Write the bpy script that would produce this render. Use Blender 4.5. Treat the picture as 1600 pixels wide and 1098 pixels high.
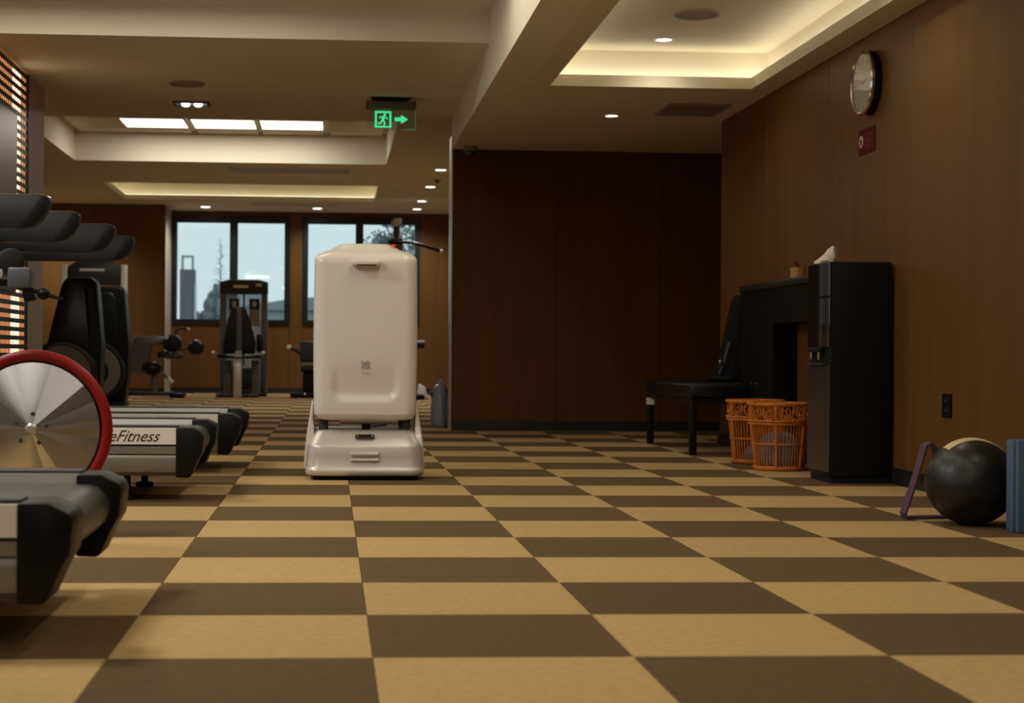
import bpy, bmesh, math, random
from mathutils import Matrix, Vector
random.seed(7)
PI = math.pi
sc = bpy.context.scene
for o in list(bpy.data.objects): bpy.data.objects.remove(o)
COL = sc.collection

# ------------------------------------------------------------------ camera
cd = bpy.data.cameras.new('camera'); cam = bpy.data.objects.new('camera', cd); COL.objects.link(cam)
cd.sensor_width = 36.0; cd.lens = 2506.1 / 1600 * 36
cd.shift_x = (800 - 674.955) / 1600; cd.shift_y = (553.03 - 549) / 1600
cam.location = (0, 0, .57656)
cam.rotation_euler = (Matrix.Rotation(-.06326, 4, 'Z') @ Matrix.Rotation(PI / 2, 4, 'X') @ Matrix.Rotation(.00765, 4, 'Z')).to_euler()
cd.dof.use_dof = True; cd.dof.focus_distance = 6.2; cd.dof.aperture_fstop = 5.0
cd.clip_start = .05; cd.clip_end = 400
sc.camera = cam
# ------------------------------------------------------------------ sky and exposure
w = bpy.data.worlds.new('overcast_sky'); sc.world = w; w.use_nodes = True
bg = w.node_tree.nodes['Background']; bg.inputs[0].default_value = (.60, .73, .77, 1); bg.inputs[1].default_value = 1.12
sc.view_settings.view_transform = 'Standard'; sc.view_settings.look = 'None'
sc.view_settings.exposure = 0.0; sc.view_settings.gamma = 1.0; sc.view_settings.use_curve_mapping = False
sc.cycles.use_denoising = True
sc.cycles.max_bounces = 8; sc.cycles.diffuse_bounces = 5
sc.cycles.sample_clamp_indirect = 4.0
WARM = (1.0, .89, .67)
NEUT = (1.0, .96, .86)
P_LINE1, P_LINE2, P_PANEL = 31.0, 27.0, 33.0      # lamp powers
P_FAR, P_COFFER, P_TWIN = 66.0, 10.0, 7.0
P_NEAR = 15.0

# ------------------------------------------------------------------ materials
MATS = {}
def mat(name, col, rough=.5, metal=0.0, spec=.5, var=0.0, scale=8.0, bump=0.0, bscale=60.0, aniso=0.0, coat=0.0, emit=None, estr=0.0, trans=0.0, rnd=0.0, stretch=None):
    if name in MATS: return MATS[name]
    m = bpy.data.materials.new(name); m.use_nodes = True; nt = m.node_tree; b = nt.nodes['Principled BSDF']
    b.inputs['Base Color'].default_value = (*col, 1); b.inputs['Roughness'].default_value = rough
    b.inputs['Metallic'].default_value = metal; b.inputs['Specular IOR Level'].default_value = spec
    if coat: b.inputs['Coat Weight'].default_value = coat; b.inputs['Coat Roughness'].default_value = .1
    if trans: b.inputs['Transmission Weight'].default_value = trans
    if emit: b.inputs['Emission Color'].default_value = (*emit, 1); b.inputs['Emission Strength'].default_value = estr
    geo = nt.nodes.new('ShaderNodeNewGeometry'); src = geo.outputs['Position']
    if stretch:
        mp = nt.nodes.new('ShaderNodeMapping'); mp.inputs['Scale'].default_value = stretch
        nt.links.new(src, mp.inputs['Vector']); src = mp.outputs['Vector']
    if var or rnd:
        nz = nt.nodes.new('ShaderNodeTexNoise'); nz.inputs['Scale'].default_value = scale; nz.inputs['Detail'].default_value = 5
        nt.links.new(src, nz.inputs['Vector'])
        mr = nt.nodes.new('ShaderNodeMapRange'); mr.inputs[1].default_value = .25; mr.inputs[2].default_value = .75
        mr.inputs[3].default_value = 1 - var; mr.inputs[4].default_value = 1 + var
        nt.links.new(nz.outputs['Fac'], mr.inputs[0]); fac = mr.outputs[0]
        if rnd:
            oi = nt.nodes.new('ShaderNodeObjectInfo'); m2 = nt.nodes.new('ShaderNodeMapRange')
            m2.inputs[3].default_value = 1 - rnd; m2.inputs[4].default_value = 1 + rnd
            nt.links.new(oi.outputs['Random'], m2.inputs[0]); mu = nt.nodes.new('ShaderNodeMath'); mu.operation = 'MULTIPLY'
            nt.links.new(fac, mu.inputs[0]); nt.links.new(m2.outputs[0], mu.inputs[1]); fac = mu.outputs[0]
        vm = nt.nodes.new('ShaderNodeVectorMath'); vm.operation = 'SCALE'; vm.inputs[0].default_value = col
        nt.links.new(fac, vm.inputs['Scale']); nt.links.new(vm.outputs[0], b.inputs['Base Color'])
    if bump:
        n2 = nt.nodes.new('ShaderNodeTexNoise'); n2.inputs['Scale'].default_value = bscale; n2.inputs['Detail'].default_value = 3
        nt.links.new(src, n2.inputs['Vector']); bp = nt.nodes.new('ShaderNodeBump'); bp.inputs['Strength'].default_value = bump
        bp.inputs['Distance'].default_value = .004
        nt.links.new(n2.outputs['Fac'], bp.inputs['Height']); nt.links.new(bp.outputs[0], b.inputs['Normal'])
    if aniso:
        b.inputs['Anisotropic'].default_value = aniso
        tg = nt.nodes.new('ShaderNodeTangent'); tg.direction_type = 'RADIAL'; tg.axis = 'Y'
        nt.links.new(tg.outputs[0], b.inputs['Tangent']); b.inputs['Anisotropic Rotation'].default_value = .25
    MATS[name] = m; return m
def emis(name, col, s):
    if name in MATS: return MATS[name]
    m = bpy.data.materials.new(name); m.use_nodes = True; nt = m.node_tree; nt.nodes.clear()
    e = nt.nodes.new('ShaderNodeEmission'); e.inputs[0].default_value = (*col, 1); e.inputs[1].default_value = s
    o = nt.nodes.new('ShaderNodeOutputMaterial'); nt.links.new(e.outputs[0], o.inputs[0]); MATS[name] = m; return m
def glass(name, tint, gloss=.12, rough=.02, milky=0.0):
    m = bpy.data.materials.new(name); m.use_nodes = True; nt = m.node_tree; nt.nodes.clear()
    t = nt.nodes.new('ShaderNodeBsdfTransparent'); t.inputs[0].default_value = (*tint, 1)
    g = nt.nodes.new('ShaderNodeBsdfGlossy'); g.inputs['Roughness'].default_value = rough
    fr = nt.nodes.new('ShaderNodeFresnel'); fr.inputs[0].default_value = 1.45
    mx = nt.nodes.new('ShaderNodeMixShader'); nt.links.new(fr.outputs[0], mx.inputs[0]); nt.links.new(t.outputs[0], mx.inputs[1]); nt.links.new(g.outputs[0], mx.inputs[2])
    last = mx
    if milky:
        d = nt.nodes.new('ShaderNodeBsdfTranslucent'); d.inputs[0].default_value = (.9, .92, .93, 1)
        m2 = nt.nodes.new('ShaderNodeMixShader'); m2.inputs[0].default_value = milky
        nt.links.new(mx.outputs[0], m2.inputs[1]); nt.links.new(d.outputs[0], m2.inputs[2]); last = m2
    o = nt.nodes.new('ShaderNodeOutputMaterial'); nt.links.new(last.outputs[0], o.inputs[0]); MATS[name] = m; return m

M_CLIGHT = mat('carpet_tan', (.48, .325, .15), .95, spec=.1, var=.10, scale=40, bump=.5, bscale=350, rnd=.05)
M_CDARK = mat('carpet_brown', (.128, .083, .038), .95, spec=.1, var=.14, scale=40, bump=.5, bscale=350, rnd=.07)
M_SLAB = mat('screed', (.05, .035, .02), .95)
M_WOOD = mat('walnut_veneer', (.155, .070, .017), .45, spec=.28, var=.13, scale=3.0, stretch=(3.2, 3.2, .22), rnd=.05)
M_WOODB = mat('shaded_walnut_veneer', (.09, .037, .0075), .5, spec=.2, var=.15, scale=3.0, stretch=(3.2, 3.2, .22), rnd=.06)  # same walnut, with the back wall's dimness put into the base colour
M_PAINT = mat('ceiling_paint', (.84, .78, .66), .9, spec=.1, var=.03, scale=1.5)
M_COFFER = mat('coffer_paint', (.80, .73, .58), .85, spec=.1)
M_BASE = mat('baseboard_black', (.012, .012, .014), .45)
M_TRIM = mat('aluminium_trim', (.55, .53, .50), .35, metal=.8)
M_POST = mat('post_paint', (.42, .34, .27), .6)
M_BLACK = mat('black_plastic', (.006, .006, .0065), .42, spec=.2, var=.1)
M_SATIN = mat('satin_black', (.009, .009, .010), .3, spec=.4)
M_GRAPH = mat('graphite', (.04, .04, .039), .45, spec=.4)
M_GREYM = mat('grey_machine_paint', (.15, .148, .138), .4, metal=.3)
M_SILVER = mat('silver_paint', (.88, .865, .81), .4, metal=.1)
M_CHROME = mat('chrome', (.75, .74, .72), .15, metal=1)
M_ALU = mat('spun_aluminium', (.56, .545, .515), .25, metal=1, aniso=.4)
M_RED = mat('red_enamel', (.24, .006, .003), .38, spec=.3)
M_RUBBER = mat('rubber', (.012, .012, .012), .8, spec=.2)
M_BELT = mat('belt', (.035, .035, .034), .38, spec=.5, var=.12, scale=5)
M_LEATH = mat('black_leather', (.006, .006, .006), .38, spec=.4, bump=.25, bscale=90)
M_VINYL = mat('pad_vinyl', (.006, .0065, .008), .4, spec=.35)
M_ROBOT = mat('robot_white', (.80, .77, .70), .32, spec=.45, coat=.2)
M_RBASE = mat('robot_silver', (.68, .66, .61), .34, metal=.35)
M_GLOSSB = mat('gloss_black', (.006, .006, .008), .03, spec=1.0)
M_RATTAN = mat('rattan', (.50, .15, .018), .4, spec=.4, var=.25, scale=30)
M_BLUE = mat('blue_cloth', (.13, .19, .28), .9, spec=.1, bump=.6, bscale=30)
M_FRAME = mat('window_frame_black', (.012, .014, .017), .4)
M_GLASS = glass('window_glass', (.96, .98, .98))
M_ACRYL = glass('acrylic', (.90, .97, .92))
M_WHITEPL = mat('white_plastic', (.75, .73, .68), .4)
M_INK = mat('ink', (.02, .02, .02), .5)
M_GREYP = mat('print_grey', (.30, .28, .25), .5)
M_GREEN = emis('exit_green', (.06, .92, .36), .85)
M_LED = emis('led_strip', (1.0, .95, .82), 9.0)
M_LED2 = emis('led_strip_far', (1.0, .90, .64), 5.0)
M_LAMP = emis('lamp_lens', NEUT, 9.0)
M_PANEL = emis('panel_diffuser', (1.0, .93, .78), 2.6)
M_AMBER = emis('amber_backlight', (1.0, .42, .15), 1.1)
M_TUBE = emis('tube_light', (1.0, .74, .46), 4.0)

# ------------------------------------------------------------------ mesh builder
class MB:
    def __init__(s): s.bm = bmesh.new()
    def _add(s, verts, faces):
        vs = [s.bm.verts.new(v) for v in verts]
        for f in faces:
            try: s.bm.faces.new([vs[i] for i in f])
            except ValueError: pass
        return vs
    def box(s, x0, x1, y0, y1, z0, z1, bev=0.0, seg=2, rot=None, piv=None):
        r = bmesh.ops.create_cube(s.bm, size=1)['verts']
        for v in r: v.co = Vector(((x0 + x1) / 2 + v.co.x * (x1 - x0), (y0 + y1) / 2 + v.co.y * (y1 - y0), (z0 + z1) / 2 + v.co.z * (z1 - z0)))
        if bev:
            es = {e for v in r for e in v.link_edges}
            q = bmesh.ops.bevel(s.bm, geom=list(es), offset=bev, segments=seg, profile=.5, affect='EDGES')
            r = [v for v in q['verts']] + [v for v in r if v.is_valid]
            r = list({v for v in r if v.is_valid})
        if rot is not None:
            c = Vector(piv) if piv else Vector(((x0 + x1) / 2, (y0 + y1) / 2, (z0 + z1) / 2))
            for v in r: v.co = c + rot @ (v.co - c)
        return s
    def prism(s, poly, axis, a, b, bev=0.0, seg=2):
        """poly in the two other axes: axis x -> (y,z), y -> (x,z), z -> (x,y)"""
        def P(u, v, t): return {'x': (t, u, v), 'y': (u, t, v), 'z': (u, v, t)}[axis]
        n = len(poly)
        vs = s._add([P(u, v, a) for u, v in poly] + [P(u, v, b) for u, v in poly],
                    [list(range(n))[::-1], list(range(n, 2 * n))] + [[i, (i + 1) % n, n + (i + 1) % n, n + i] for i in range(n)])
        if bev:
            es = list({e for v in vs for e in v.link_edges})
            bmesh.ops.bevel(s.bm, geom=es, offset=bev, segments=seg, profile=.5, affect='EDGES', clamp_overlap=True)
        return s
    def cyl(s, p0, p1, r0, r1=None, n=16, caps=True):
        r1 = r0 if r1 is None else r1
        p0, p1 = Vector(p0), Vector(p1); d = (p1 - p0).normalized()
        a = d.orthogonal().normalized(); b = d.cross(a)
        ring = lambda p, r: [p + (a * math.cos(2 * PI * i / n) + b * math.sin(2 * PI * i / n)) * r for i in range(n)]
        f = [[i, (i + 1) % n, n + (i + 1) % n, n + i] for i in range(n)]
        if caps: f += [list(range(n))[::-1], list(range(n, 2 * n))]
        s._add(ring(p0, r0) + ring(p1, r1), f); return s
    def tube(s, pts, r, n=10, closed=False):
        pts = [Vector(p) for p in pts]; m = len(pts); rings = []; a = None
        for i, p in enumerate(pts):
            if closed: d = (pts[(i + 1) % m] - pts[i - 1])
            else: d = (pts[min(i + 1, m - 1)] - pts[max(i - 1, 0)])
            d.normalize()
            a = d.orthogonal() if a is None else (a - d * a.dot(d))
            a.normalize(); b = d.cross(a)
            rr = r[i] if isinstance(r, (list, tuple)) else r
            rings.append([p + (a * math.cos(2 * PI * k / n) + b * math.sin(2 * PI * k / n)) * rr for k in range(n)])
        f = []
        for i in range(m if closed else m - 1):
            j = (i + 1) % m
            f += [[i * n + k, i * n + (k + 1) % n, j * n + (k + 1) % n, j * n + k] for k in range(n)]
        if not closed: f += [list(range(n))[::-1], list(range((m - 1) * n, m * n))]
        s._add([v for q in rings for v in q], f); return s
    def lathe(s, prof, c=(0, 0, 0), axis='z', n=32):
        """prof: (radius, height along the axis)"""
        def P(r, h, t):
            x, y = r * math.cos(t), r * math.sin(t)
            return Vector(c) + Vector({'z': (x, y, h), 'y': (x, h, y), 'x': (h, x, y)}[axis])
        m = len(prof); vs = []; f = []
        for r, h in prof: vs += [P(max(r, 1e-5), h, 2 * PI * k / n) for k in range(n)]
        for i in range(m - 1): f += [[i * n + k, i * n + (k + 1) % n, (i + 1) * n + (k + 1) % n, (i + 1) * n + k] for k in range(n)]
        s._add(vs, f); return s
    def ell(s, c, rx, ry, rz, n=20, m=12, rot=None):
        vs = []; f = []
        for i in range(m + 1):
            t = PI * i / m
            for k in range(n):
                p = Vector((rx * math.sin(t) * math.cos(2 * PI * k / n), ry * math.sin(t) * math.sin(2 * PI * k / n), rz * math.cos(t)))
                if rot is not None: p = rot @ p
                vs.append(Vector(c) + p)
        for i in range(m): f += [[i * n + k, i * n + (k + 1) % n, (i + 1) * n + (k + 1) % n, (i + 1) * n + k] for k in range(n)]
        s._add(vs, f); return s
    def torus(s, c, R, r, axis='z', n=48, k=12, sx=1.0):
        pts = []
        for i in range(n):
            t = 2 * PI * i / n; x, y = R * math.cos(t) * sx, R * math.sin(t)
            pts.append(Vector(c) + Vector({'z': (x, y, 0), 'y': (x, 0, y), 'x': (0, x, y)}[axis]))
        return s.tube(pts, r, k, closed=True)
    def loft(s, rings, cap=True):
        n = len(rings[0]); f = []
        for i in range(len(rings) - 1): f += [[i * n + k, i * n + (k + 1) % n, (i + 1) * n + (k + 1) % n, (i + 1) * n + k] for k in range(n)]
        if cap: f += [list(range(n))[::-1], list(range((len(rings) - 1) * n, len(rings) * n))]
        s._add([v for q in rings for v in q], f); return s
    def mesh(s, name, m, smooth=True, ang=35, clean=True):
        if clean: bmesh.ops.remove_doubles(s.bm, verts=s.bm.verts, dist=2e-5)
        bmesh.ops.recalc_face_normals(s.bm, faces=s.bm.faces)
        me = bpy.data.meshes.new(name); s.bm.to_mesh(me); s.bm.free(); me.materials.append(m)
        if smooth:
            me.polygons.foreach_set('use_smooth', [True] * len(me.polygons)); me.set_sharp_from_angle(angle=math.radians(ang))
        return me
    def build(s, name, m, parent=None, loc=None, smooth=True, ang=35, label=None):
        o = bpy.data.objects.new(name, s.mesh(name, m, smooth, ang)); COL.objects.link(o)
        if parent: o.parent = parent
        if loc: o.location = loc
        if label: o['label'] = label
        return o
def thing(name, label, cat, loc=(0, 0, 0), rz=0.0, group=None):
    o = bpy.data.objects.new(name, None); COL.objects.link(o); o.empty_display_size = .1
    o.location = loc; o.rotation_euler = (0, 0, rz); return tag(o, label, cat, group)
def tag(o, label, cat, group=None):
    o['label'] = label; o['category'] = cat
    if group: o['group'] = group
    return o
def struct(o): o['kind'] = 'structure'; return o
def link_mesh(name, me, parent=None, loc=(0, 0, 0)):
    o = bpy.data.objects.new(name, me); COL.objects.link(o); o.parent = parent; o.location = loc; return o
def copy_tree(o, parent=None):
    c = o.copy(); COL.objects.link(c)
    if parent: c.parent = parent
    for ch in list(o.children): copy_tree(ch, c)
    return c
def textobj(name, body, size, m, parent, loc, rot, shear=0.0, ext=.0006, align='LEFT', sx=1.0):
    cu = bpy.data.curves.new(name, 'FONT'); cu.body = body; cu.size = size; cu.shear = shear; cu.extrude = ext; cu.align_x = align; cu.resolution_u = 3
    t = bpy.data.objects.new(name, cu); COL.objects.link(t)
    bpy.context.view_layer.update()
    me = bpy.data.meshes.new_from_object(t.evaluated_get(bpy.context.evaluated_depsgraph_get()))
    bpy.data.objects.remove(t); bpy.data.curves.remove(cu)
    me.materials.clear(); me.materials.append(m)
    o = bpy.data.objects.new(name, me); COL.objects.link(o); o.parent = parent; o.location = loc; o.rotation_euler = rot; o.scale = (sx, 1, 1); return o
def lamp(kind, name, parent, loc, power, col, **k):
    l = bpy.data.lights.new(name, kind); l.energy = power; l.color = col
    for a, b in k.items(): setattr(l, a, b)
    o = bpy.data.objects.new(name, l); COL.objects.link(o); o.parent = parent; o.location = loc; return o
def rrect(hx, hy, r, k=6, cx=0, cy=0):
    out = []
    for qx, qy, a0 in ((1, 1, 0), (-1, 1, PI / 2), (-1, -1, PI), (1, -1, 3 * PI / 2)):
        for i in range(k + 1):
            a = a0 + PI / 2 * i / k; out.append((cx + qx * (hx - r) + r * math.cos(a), cy + qy * (hy - r) + r * math.sin(a)))
    return out

# ================================================================== THE SETTING
XR, XS, XL = 2.57, .905, -4.2          # right wall, room divider, left wall
YF, YB, YN = 22.85, 12.1, -5.0         # far wall, back wall, wall behind the camera
Z1, Z2, Z3, ZF = 2.127, 2.38, 2.58, 2.57
# floor and its carpet tiles
floor = struct(MB().box(XL - .2, 4.6, YN - .2, YF + .1, -.12, -.006).build('floor', M_SLAB, smooth=False))
T, X0, Y0 = .5, -.41503, 3.04355
def tile_mesh(m): return MB().box(-.2495, .2495, -.2495, .2495, -.0065, 0, bev=.0012, seg=1).mesh('carpet_tile', m, smooth=False)
tm = [tile_mesh(M_CLIGHT), tile_mesh(M_CDARK)]
cells = []
for i in range(-8, 10):
    for j in range(-17, 40):
        cx, cy = X0 + (i + .5) * T, Y0 + (j + .5) * T
        if cx < XL - .2 or cx > 4.4 or cy > YF + .2: continue
        inview = (cy > 2.6) and -.34 * cy * .5 - .6 < cx < .45 * cy + .4 and (cx < 3.0) and not (cy > 12.6 and cx > 1.9)
        cells.append((0 if inview else 1, cy if cy > 0 else 99 - cy, i, j, cx, cy))
cells.sort()
rest = [MB(), MB()]
for n, (q, _, i, j, cx, cy) in enumerate(cells):
    k = (i + j) % 2
    if n < 300 and q == 0:
        link_mesh('carpet_tile', tm[k], floor, (cx, cy, 0)); continue
    rest[k].box(cx - .2495, cx + .2495, cy - .2495, cy + .2495, -.0065, 0)
for k in (0, 1): rest[k].build('carpet_tiling', (M_CLIGHT, M_CDARK)[k], floor, smooth=False)['kind'] = 'stuff'

def panelled(name, core, panels, m, axis, core_mat=None):
    """a wall core with thin veneer panels parted by narrow joints; axis is the wall's normal"""
    c = MB()
    for b in core: c.box(*b)
    wl = struct(c.build(name, core_mat or M_BASE, smooth=False))
    for b in panels: MB().box(*b, bev=.002, seg=1).build('panel', m, wl, smooth=False)
    return wl
def runs(a, b, step, first=None):
    out = []; p = a; nx = first if first else a + step
    while p < b - .01:
        out.append((p, min(nx, b))); p = nx; nx += step
    return out
G = .0035
panelled('wall_right', [(XR + .012, XR + .3, YN, 10.46, 0, Z1)], [(XR, XR + .014, a + G / 2, b - G / 2, 0, Z1) for a, b in runs(YN, 10.46, 1.195, YN + .02)] +
         [(XR + .014, XR + .3, 10.46, 10.475, 0, Z1)], M_WOOD, 'x')
panelled('wall_back', [(XS + .02, 4.5, YB + .012, YB + .2, 0, Z2 + .2)], [(a + G / 2 + .008, b - G / 2 + .008, YB, YB + .014, 0, Z1 + .02) for a, b in runs(XS, 4.5, .8)], M_WOODB, 'y')
struct(MB().box(XS - .002, XS + .02, YB + .014, YB + .21, 0, Z1 + .1).box(XS - .002, XS + .007, YB - .004, YB + .014, 0, Z1 + .1).build('trim_1', M_TRIM, smooth=False))
struct(MB().box(XS + .02, 4.5, YB - .012, YB, 0, .075).build('baseboard_back', M_BASE, smooth=False))
struct(MB().box(XR - .012, XR, YN, 10.46, 0, .075).build('baseboard_right', M_BASE, smooth=False))
struct(MB().box(4.45, 4.6, 10.3, YB + .1, 0, Z1 + .1).box(XR + .30, 4.45, 10.2, 10.3, 0, Z1 + .1).build('wall_recess', M_WOODB, smooth=False))
# far room
panelled('wall_far_right', [(1.762, 1.9, YB + .2, YF, 0, Z3)], [(1.75, 1.763, a + G / 2, b - G / 2, 0, Z3) for a, b in runs(YB + .2, YF, 1.2)], M_WOOD, 'x')
W1, W2 = (-2.25, -.585), (-.40, 1.262); WZ = (.98, 2.51)
fp = [(W1[0], W1[1], 0, WZ[0]), (W1[1], W2[0], 0, Z3), (W2[0], W2[1], 0, WZ[0]), (W2[1], 1.75, 0, Z3), (W1[0], W1[1], WZ[1], Z3), (W2[0], W2[1], WZ[1], Z3)]
panelled('wall_far', [(a, b, YF + .012, YF + .25, c, d) for a, b, c, d in fp],
         [(p + G / 2, q - G / 2, YF, YF + .014, c, d) for a, b, c, d in fp for p, q in runs(a, b, .84)], M_WOOD, 'y')
panelled('wall_pillar', [(XL, -2.262, 22.012, YF + .25, 0, Z3)], [(a + G / 2, b - G / 2, 22.0, 22.014, 0, Z3) for a, b in runs(XL, -2.25, .975)] , M_WOOD, 'y')
struct(MB().box(-2.264, -2.25, 22.0, YF, 0, Z3).build('trim_2', M_POST, smooth=False))
struct(MB().box(XL, -2.25, 21.985, 22.0, 0, .08).build('baseboard_pillar', M_BASE, smooth=False))
struct(MB().box(-2.25, 1.75, YF - .015, YF, 0, .08).build('baseboard_far', M_BASE, smooth=False))
# left wall, with the daylight windows beside the camera, and the wall behind the camera
panelled('wall_left', [(XL - .2, XL - .012, YN, .4, 0, Z3), (XL - .2, XL - .012, 8.0, YF, 0, Z3), (XL - .2, XL - .012, .4, 8.0, 0, .8), (XL - .2, XL - .012, .4, 8.0, 2.35, Z3)],
         [(XL - .013, XL, a + G / 2, b - G / 2, 0, Z3) for a, b in runs(8.0, YF, 1.2)] + [(XL - .013, XL, a + G / 2, b - G / 2, 0, .8) for a, b in runs(.4, 8.0, 1.2)], M_WOOD, 'x')
struct(MB().box(XL - .2, 4.6, YN - .2, YN, 0, Z3).build('wall_rear', M_WOODB, smooth=False))
def window(name, a, b, z0, z1, y, mull, parent=None):
    f = MB(); t = .065
    f.box(a, b, y - .02, y + .1, z1 - .095, z1); f.box(a, b, y - .02, y + .1, z0, z0 + t)
    f.box(a, a + .075, y - .02, y + .1, z0 + t, z1 - .095); f.box(b - .075, b, y - .02, y + .1, z0 + t, z1 - .095)
    f.box(mull - .055, mull + .055, y - .02, y + .1, z0 + t, z1 - .095)
    o = struct(f.build(name, M_FRAME, smooth=False))
    MB().box(a + .075, mull - .055, y + .035, y + .043, z0 + t, z1 - .095).build('pane', M_GLASS, o, smooth=False)
    MB().box(mull + .055, b - .075, y + .035, y + .043, z0 + t, z1 - .095).build('pane', M_GLASS, o, smooth=False)
    return o
window('window_1', W1[0], W1[1], WZ[0], WZ[1], YF, -1.377)
window('window_2', W2[0], W2[1], WZ[0], WZ[1], YF, .402)
f = MB()
for y in (.4, 2.28, 4.18, 6.08, 7.92): f.box(XL - .15, XL - .07, y, y + .08, .8, 2.35)
f.box(XL - .15, XL - .07, .48, 7.92, .8, .87); f.box(XL - .15, XL - .07, .48, 7.92, 2.28, 2.35)
w3 = struct(f.build('window_3', M_FRAME, smooth=False))
for y in (.48, 2.36, 4.26, 6.16): MB().box(XL - .115, XL - .107, y, y + 1.78, .87, 2.28).build('pane', M_GLASS, w3, smooth=False)

# ceilings: front room, soffit, far room with two coffers, right room with its lit coffer
ce = MB()
TOP = 3.15
ce.box(XL, XS, YN, 9.25, ZF, TOP)                                   # front
ce.box(XL, XS, 9.25, 12.45, Z2, TOP)                                # soffit across
C1 = (-2.70, .585, 13.4, 17.02); C2 = (-2.70, .565, 19.2, 21.22)
XA, XB_ = XL, 1.9
ce.box(XA, C1[0], 12.45, C2[2] - .14, Z3, TOP); ce.box(C1[1], XB_, 12.45, C2[2] - .14, Z3, TOP)
ce.box(XA, C2[0] - .13, C2[2] - .14, C2[3] + .14, Z3, TOP); ce.box(C2[1] + .13, XB_, C2[2] - .14, C2[3] + .14, Z3, TOP)
ce.box(XA, XB_, C2[3] + .14, YF, Z3, TOP)
ce.box(C1[0], C1[1], 12.45, C1[2], Z3, TOP); ce.box(C1[0], C1[1], C1[3], C2[2] - .14, Z3, TOP);
R = (1.25, 2.425, -3.0, 9.17); RC = .13
ce.box(XS, R[0] - RC, YN, YB, Z1, TOP); ce.box(R[1] + RC, 4.6, YN, YB + .1, Z1, TOP)
ce.box(R[0] - RC, R[1] + RC, R[3] + RC, YB, Z1, TOP); ce.box(R[0] - RC, R[1] + RC, YN, R[2] - RC, Z1, TOP)
ceiling = struct(ce.build('ceiling', M_PAINT, smooth=False))
def coffer(name, c, z0, lip, zt, rec, m, tubes, led, strip=True):
    x0, x1, y0, y1 = c; b = MB()
    b.box(x0 - rec, x1 + rec, y0 - rec, y1 + rec, zt, zt + .03)
    if rec:
        b.box(x0 - rec, x0, y0 - rec, y1 + rec, z0, z0 + lip); b.box(x1, x1 + rec, y0 - rec, y1 + rec, z0, z0 + lip)
        b.box(x0, x1, y1, y1 + rec, z0, z0 + lip); b.box(x0, x1, y0 - rec, y0, z0, z0 + lip)
        e = .004
        b.box(x0 - rec, x1 + rec, y1 + rec - e, y1 + rec + .01, z0 + lip, zt); b.box(x0 - rec, x1 + rec, y0 - rec - .01, y0 - rec + e, z0 + lip, zt)
        b.box(x0 - rec - .01, x0 - rec + e, y0 - rec, y1 + rec, z0 + lip, zt); b.box(x1 + rec - e, x1 + rec + .01, y0 - rec, y1 + rec, z0 + lip, zt)
    else:
        e = .012
        b.box(x0, x1, y1 - e, y1, z0, zt); b.box(x0, x1, y0, y0 + e, z0, zt); b.box(x0, x0 + e, y0, y1, z0, zt); b.box(x1 - e, x1, y0, y1, z0, zt)
    o = b.build(name, m, ceiling, smooth=False)
    if strip:
        for k in range(4):
            s = MB(); h0, h1, g = z0 + lip + .001, z0 + lip + .0085, rec * .5
            if k == 0: s.box(x0 - rec + .03, x1 + rec - .03, y1 + g, y1 + g + .014, h0, h1)
            if k == 1: s.box(x0 - rec + .03, x1 + rec - .03, y0 - g - .014, y0 - g, h0, h1)
            if k == 2: s.box(x0 - g - .014, x0 - g, y0 - rec + .03, y1 + rec - .03, h0, h1)
            if k == 3: s.box(x1 + g, x1 + g + .014, y0 - rec + .03, y1 + rec - .03, h0, h1)
            s.build('light_strip', led, o, smooth=False)
    return o
cr = coffer('light_coffer', R, Z1, .066, 2.36, RC, M_COFFER, None, M_LED)
c2 = coffer('light_coffer', C2, Z3, .06, 2.86, .13, M_COFFER, None, M_LED2)
c1 = coffer('panel_coffer', C1, Z3, 0, 2.905, 0, M_COFFER, None, None, strip=False)
# grid of ceiling panels inside the far coffer
ZP = 2.88
pm = MB().box(-.318, .318, -.318, .318, 0, .02, bev=.004, seg=1).mesh('ceiling_panel', M_COFFER, smooth=False)
px = [-2.345, -1.784, -1.087, -.405, .262]
for j, y in enumerate((14.25, 14.93, 15.61, 16.29)):
    for i, x in enumerate((-2.365, -1.784, -1.087, -.405, .255)):
        if j == 3 and 1 <= i <= 3: continue
        sx = .85 if i in (0, 4) else 1
        q = link_mesh('ceiling_panel', pm, c1, (x, y, ZP)); q.scale = (sx, 1, 1)
pm2 = MB().box(-.318, .318, -.17, .17, 0, .02, bev=.004, seg=1).mesh('ceiling_panel', M_COFFER, smooth=False)
for i, x in enumerate((-2.365, -1.784, -1.087, -.405, .255)):
    q = link_mesh('ceiling_panel', pm2, c1, (x, 16.82, ZP)); q.scale = (.85 if i in (0, 4) else 1, 1, 1)
for i, (x, wd) in enumerate(((-1.784, 'left'), (-1.087, 'middle'), (-.405, 'right'))):
    t = thing('ceiling_light', 'bright white square ceiling panel, %s of the three lit ones in the far coffer' % wd, 'light', (x, 16.29, ZP - .004), 0, 'lit ceiling panels')
    fr = MB()
    for b in ((-.33, .33, -.33, -.31), (-.33, .33, .31, .33), (-.33, -.31, -.31, .31), (.31, .33, -.31, .31)): fr.box(*b, 0, .022)
    fr.build('frame', M_WHITEPL, t, smooth=False); MB().box(-.31, .31, -.31, .31, .004, .012).build('diffuser', M_PANEL, t, smooth=False)
    l = lamp('AREA', 'panel_lamp', t, (0, 0, -.01), 9, NEUT, shape='SQUARE', size=.6)
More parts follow.
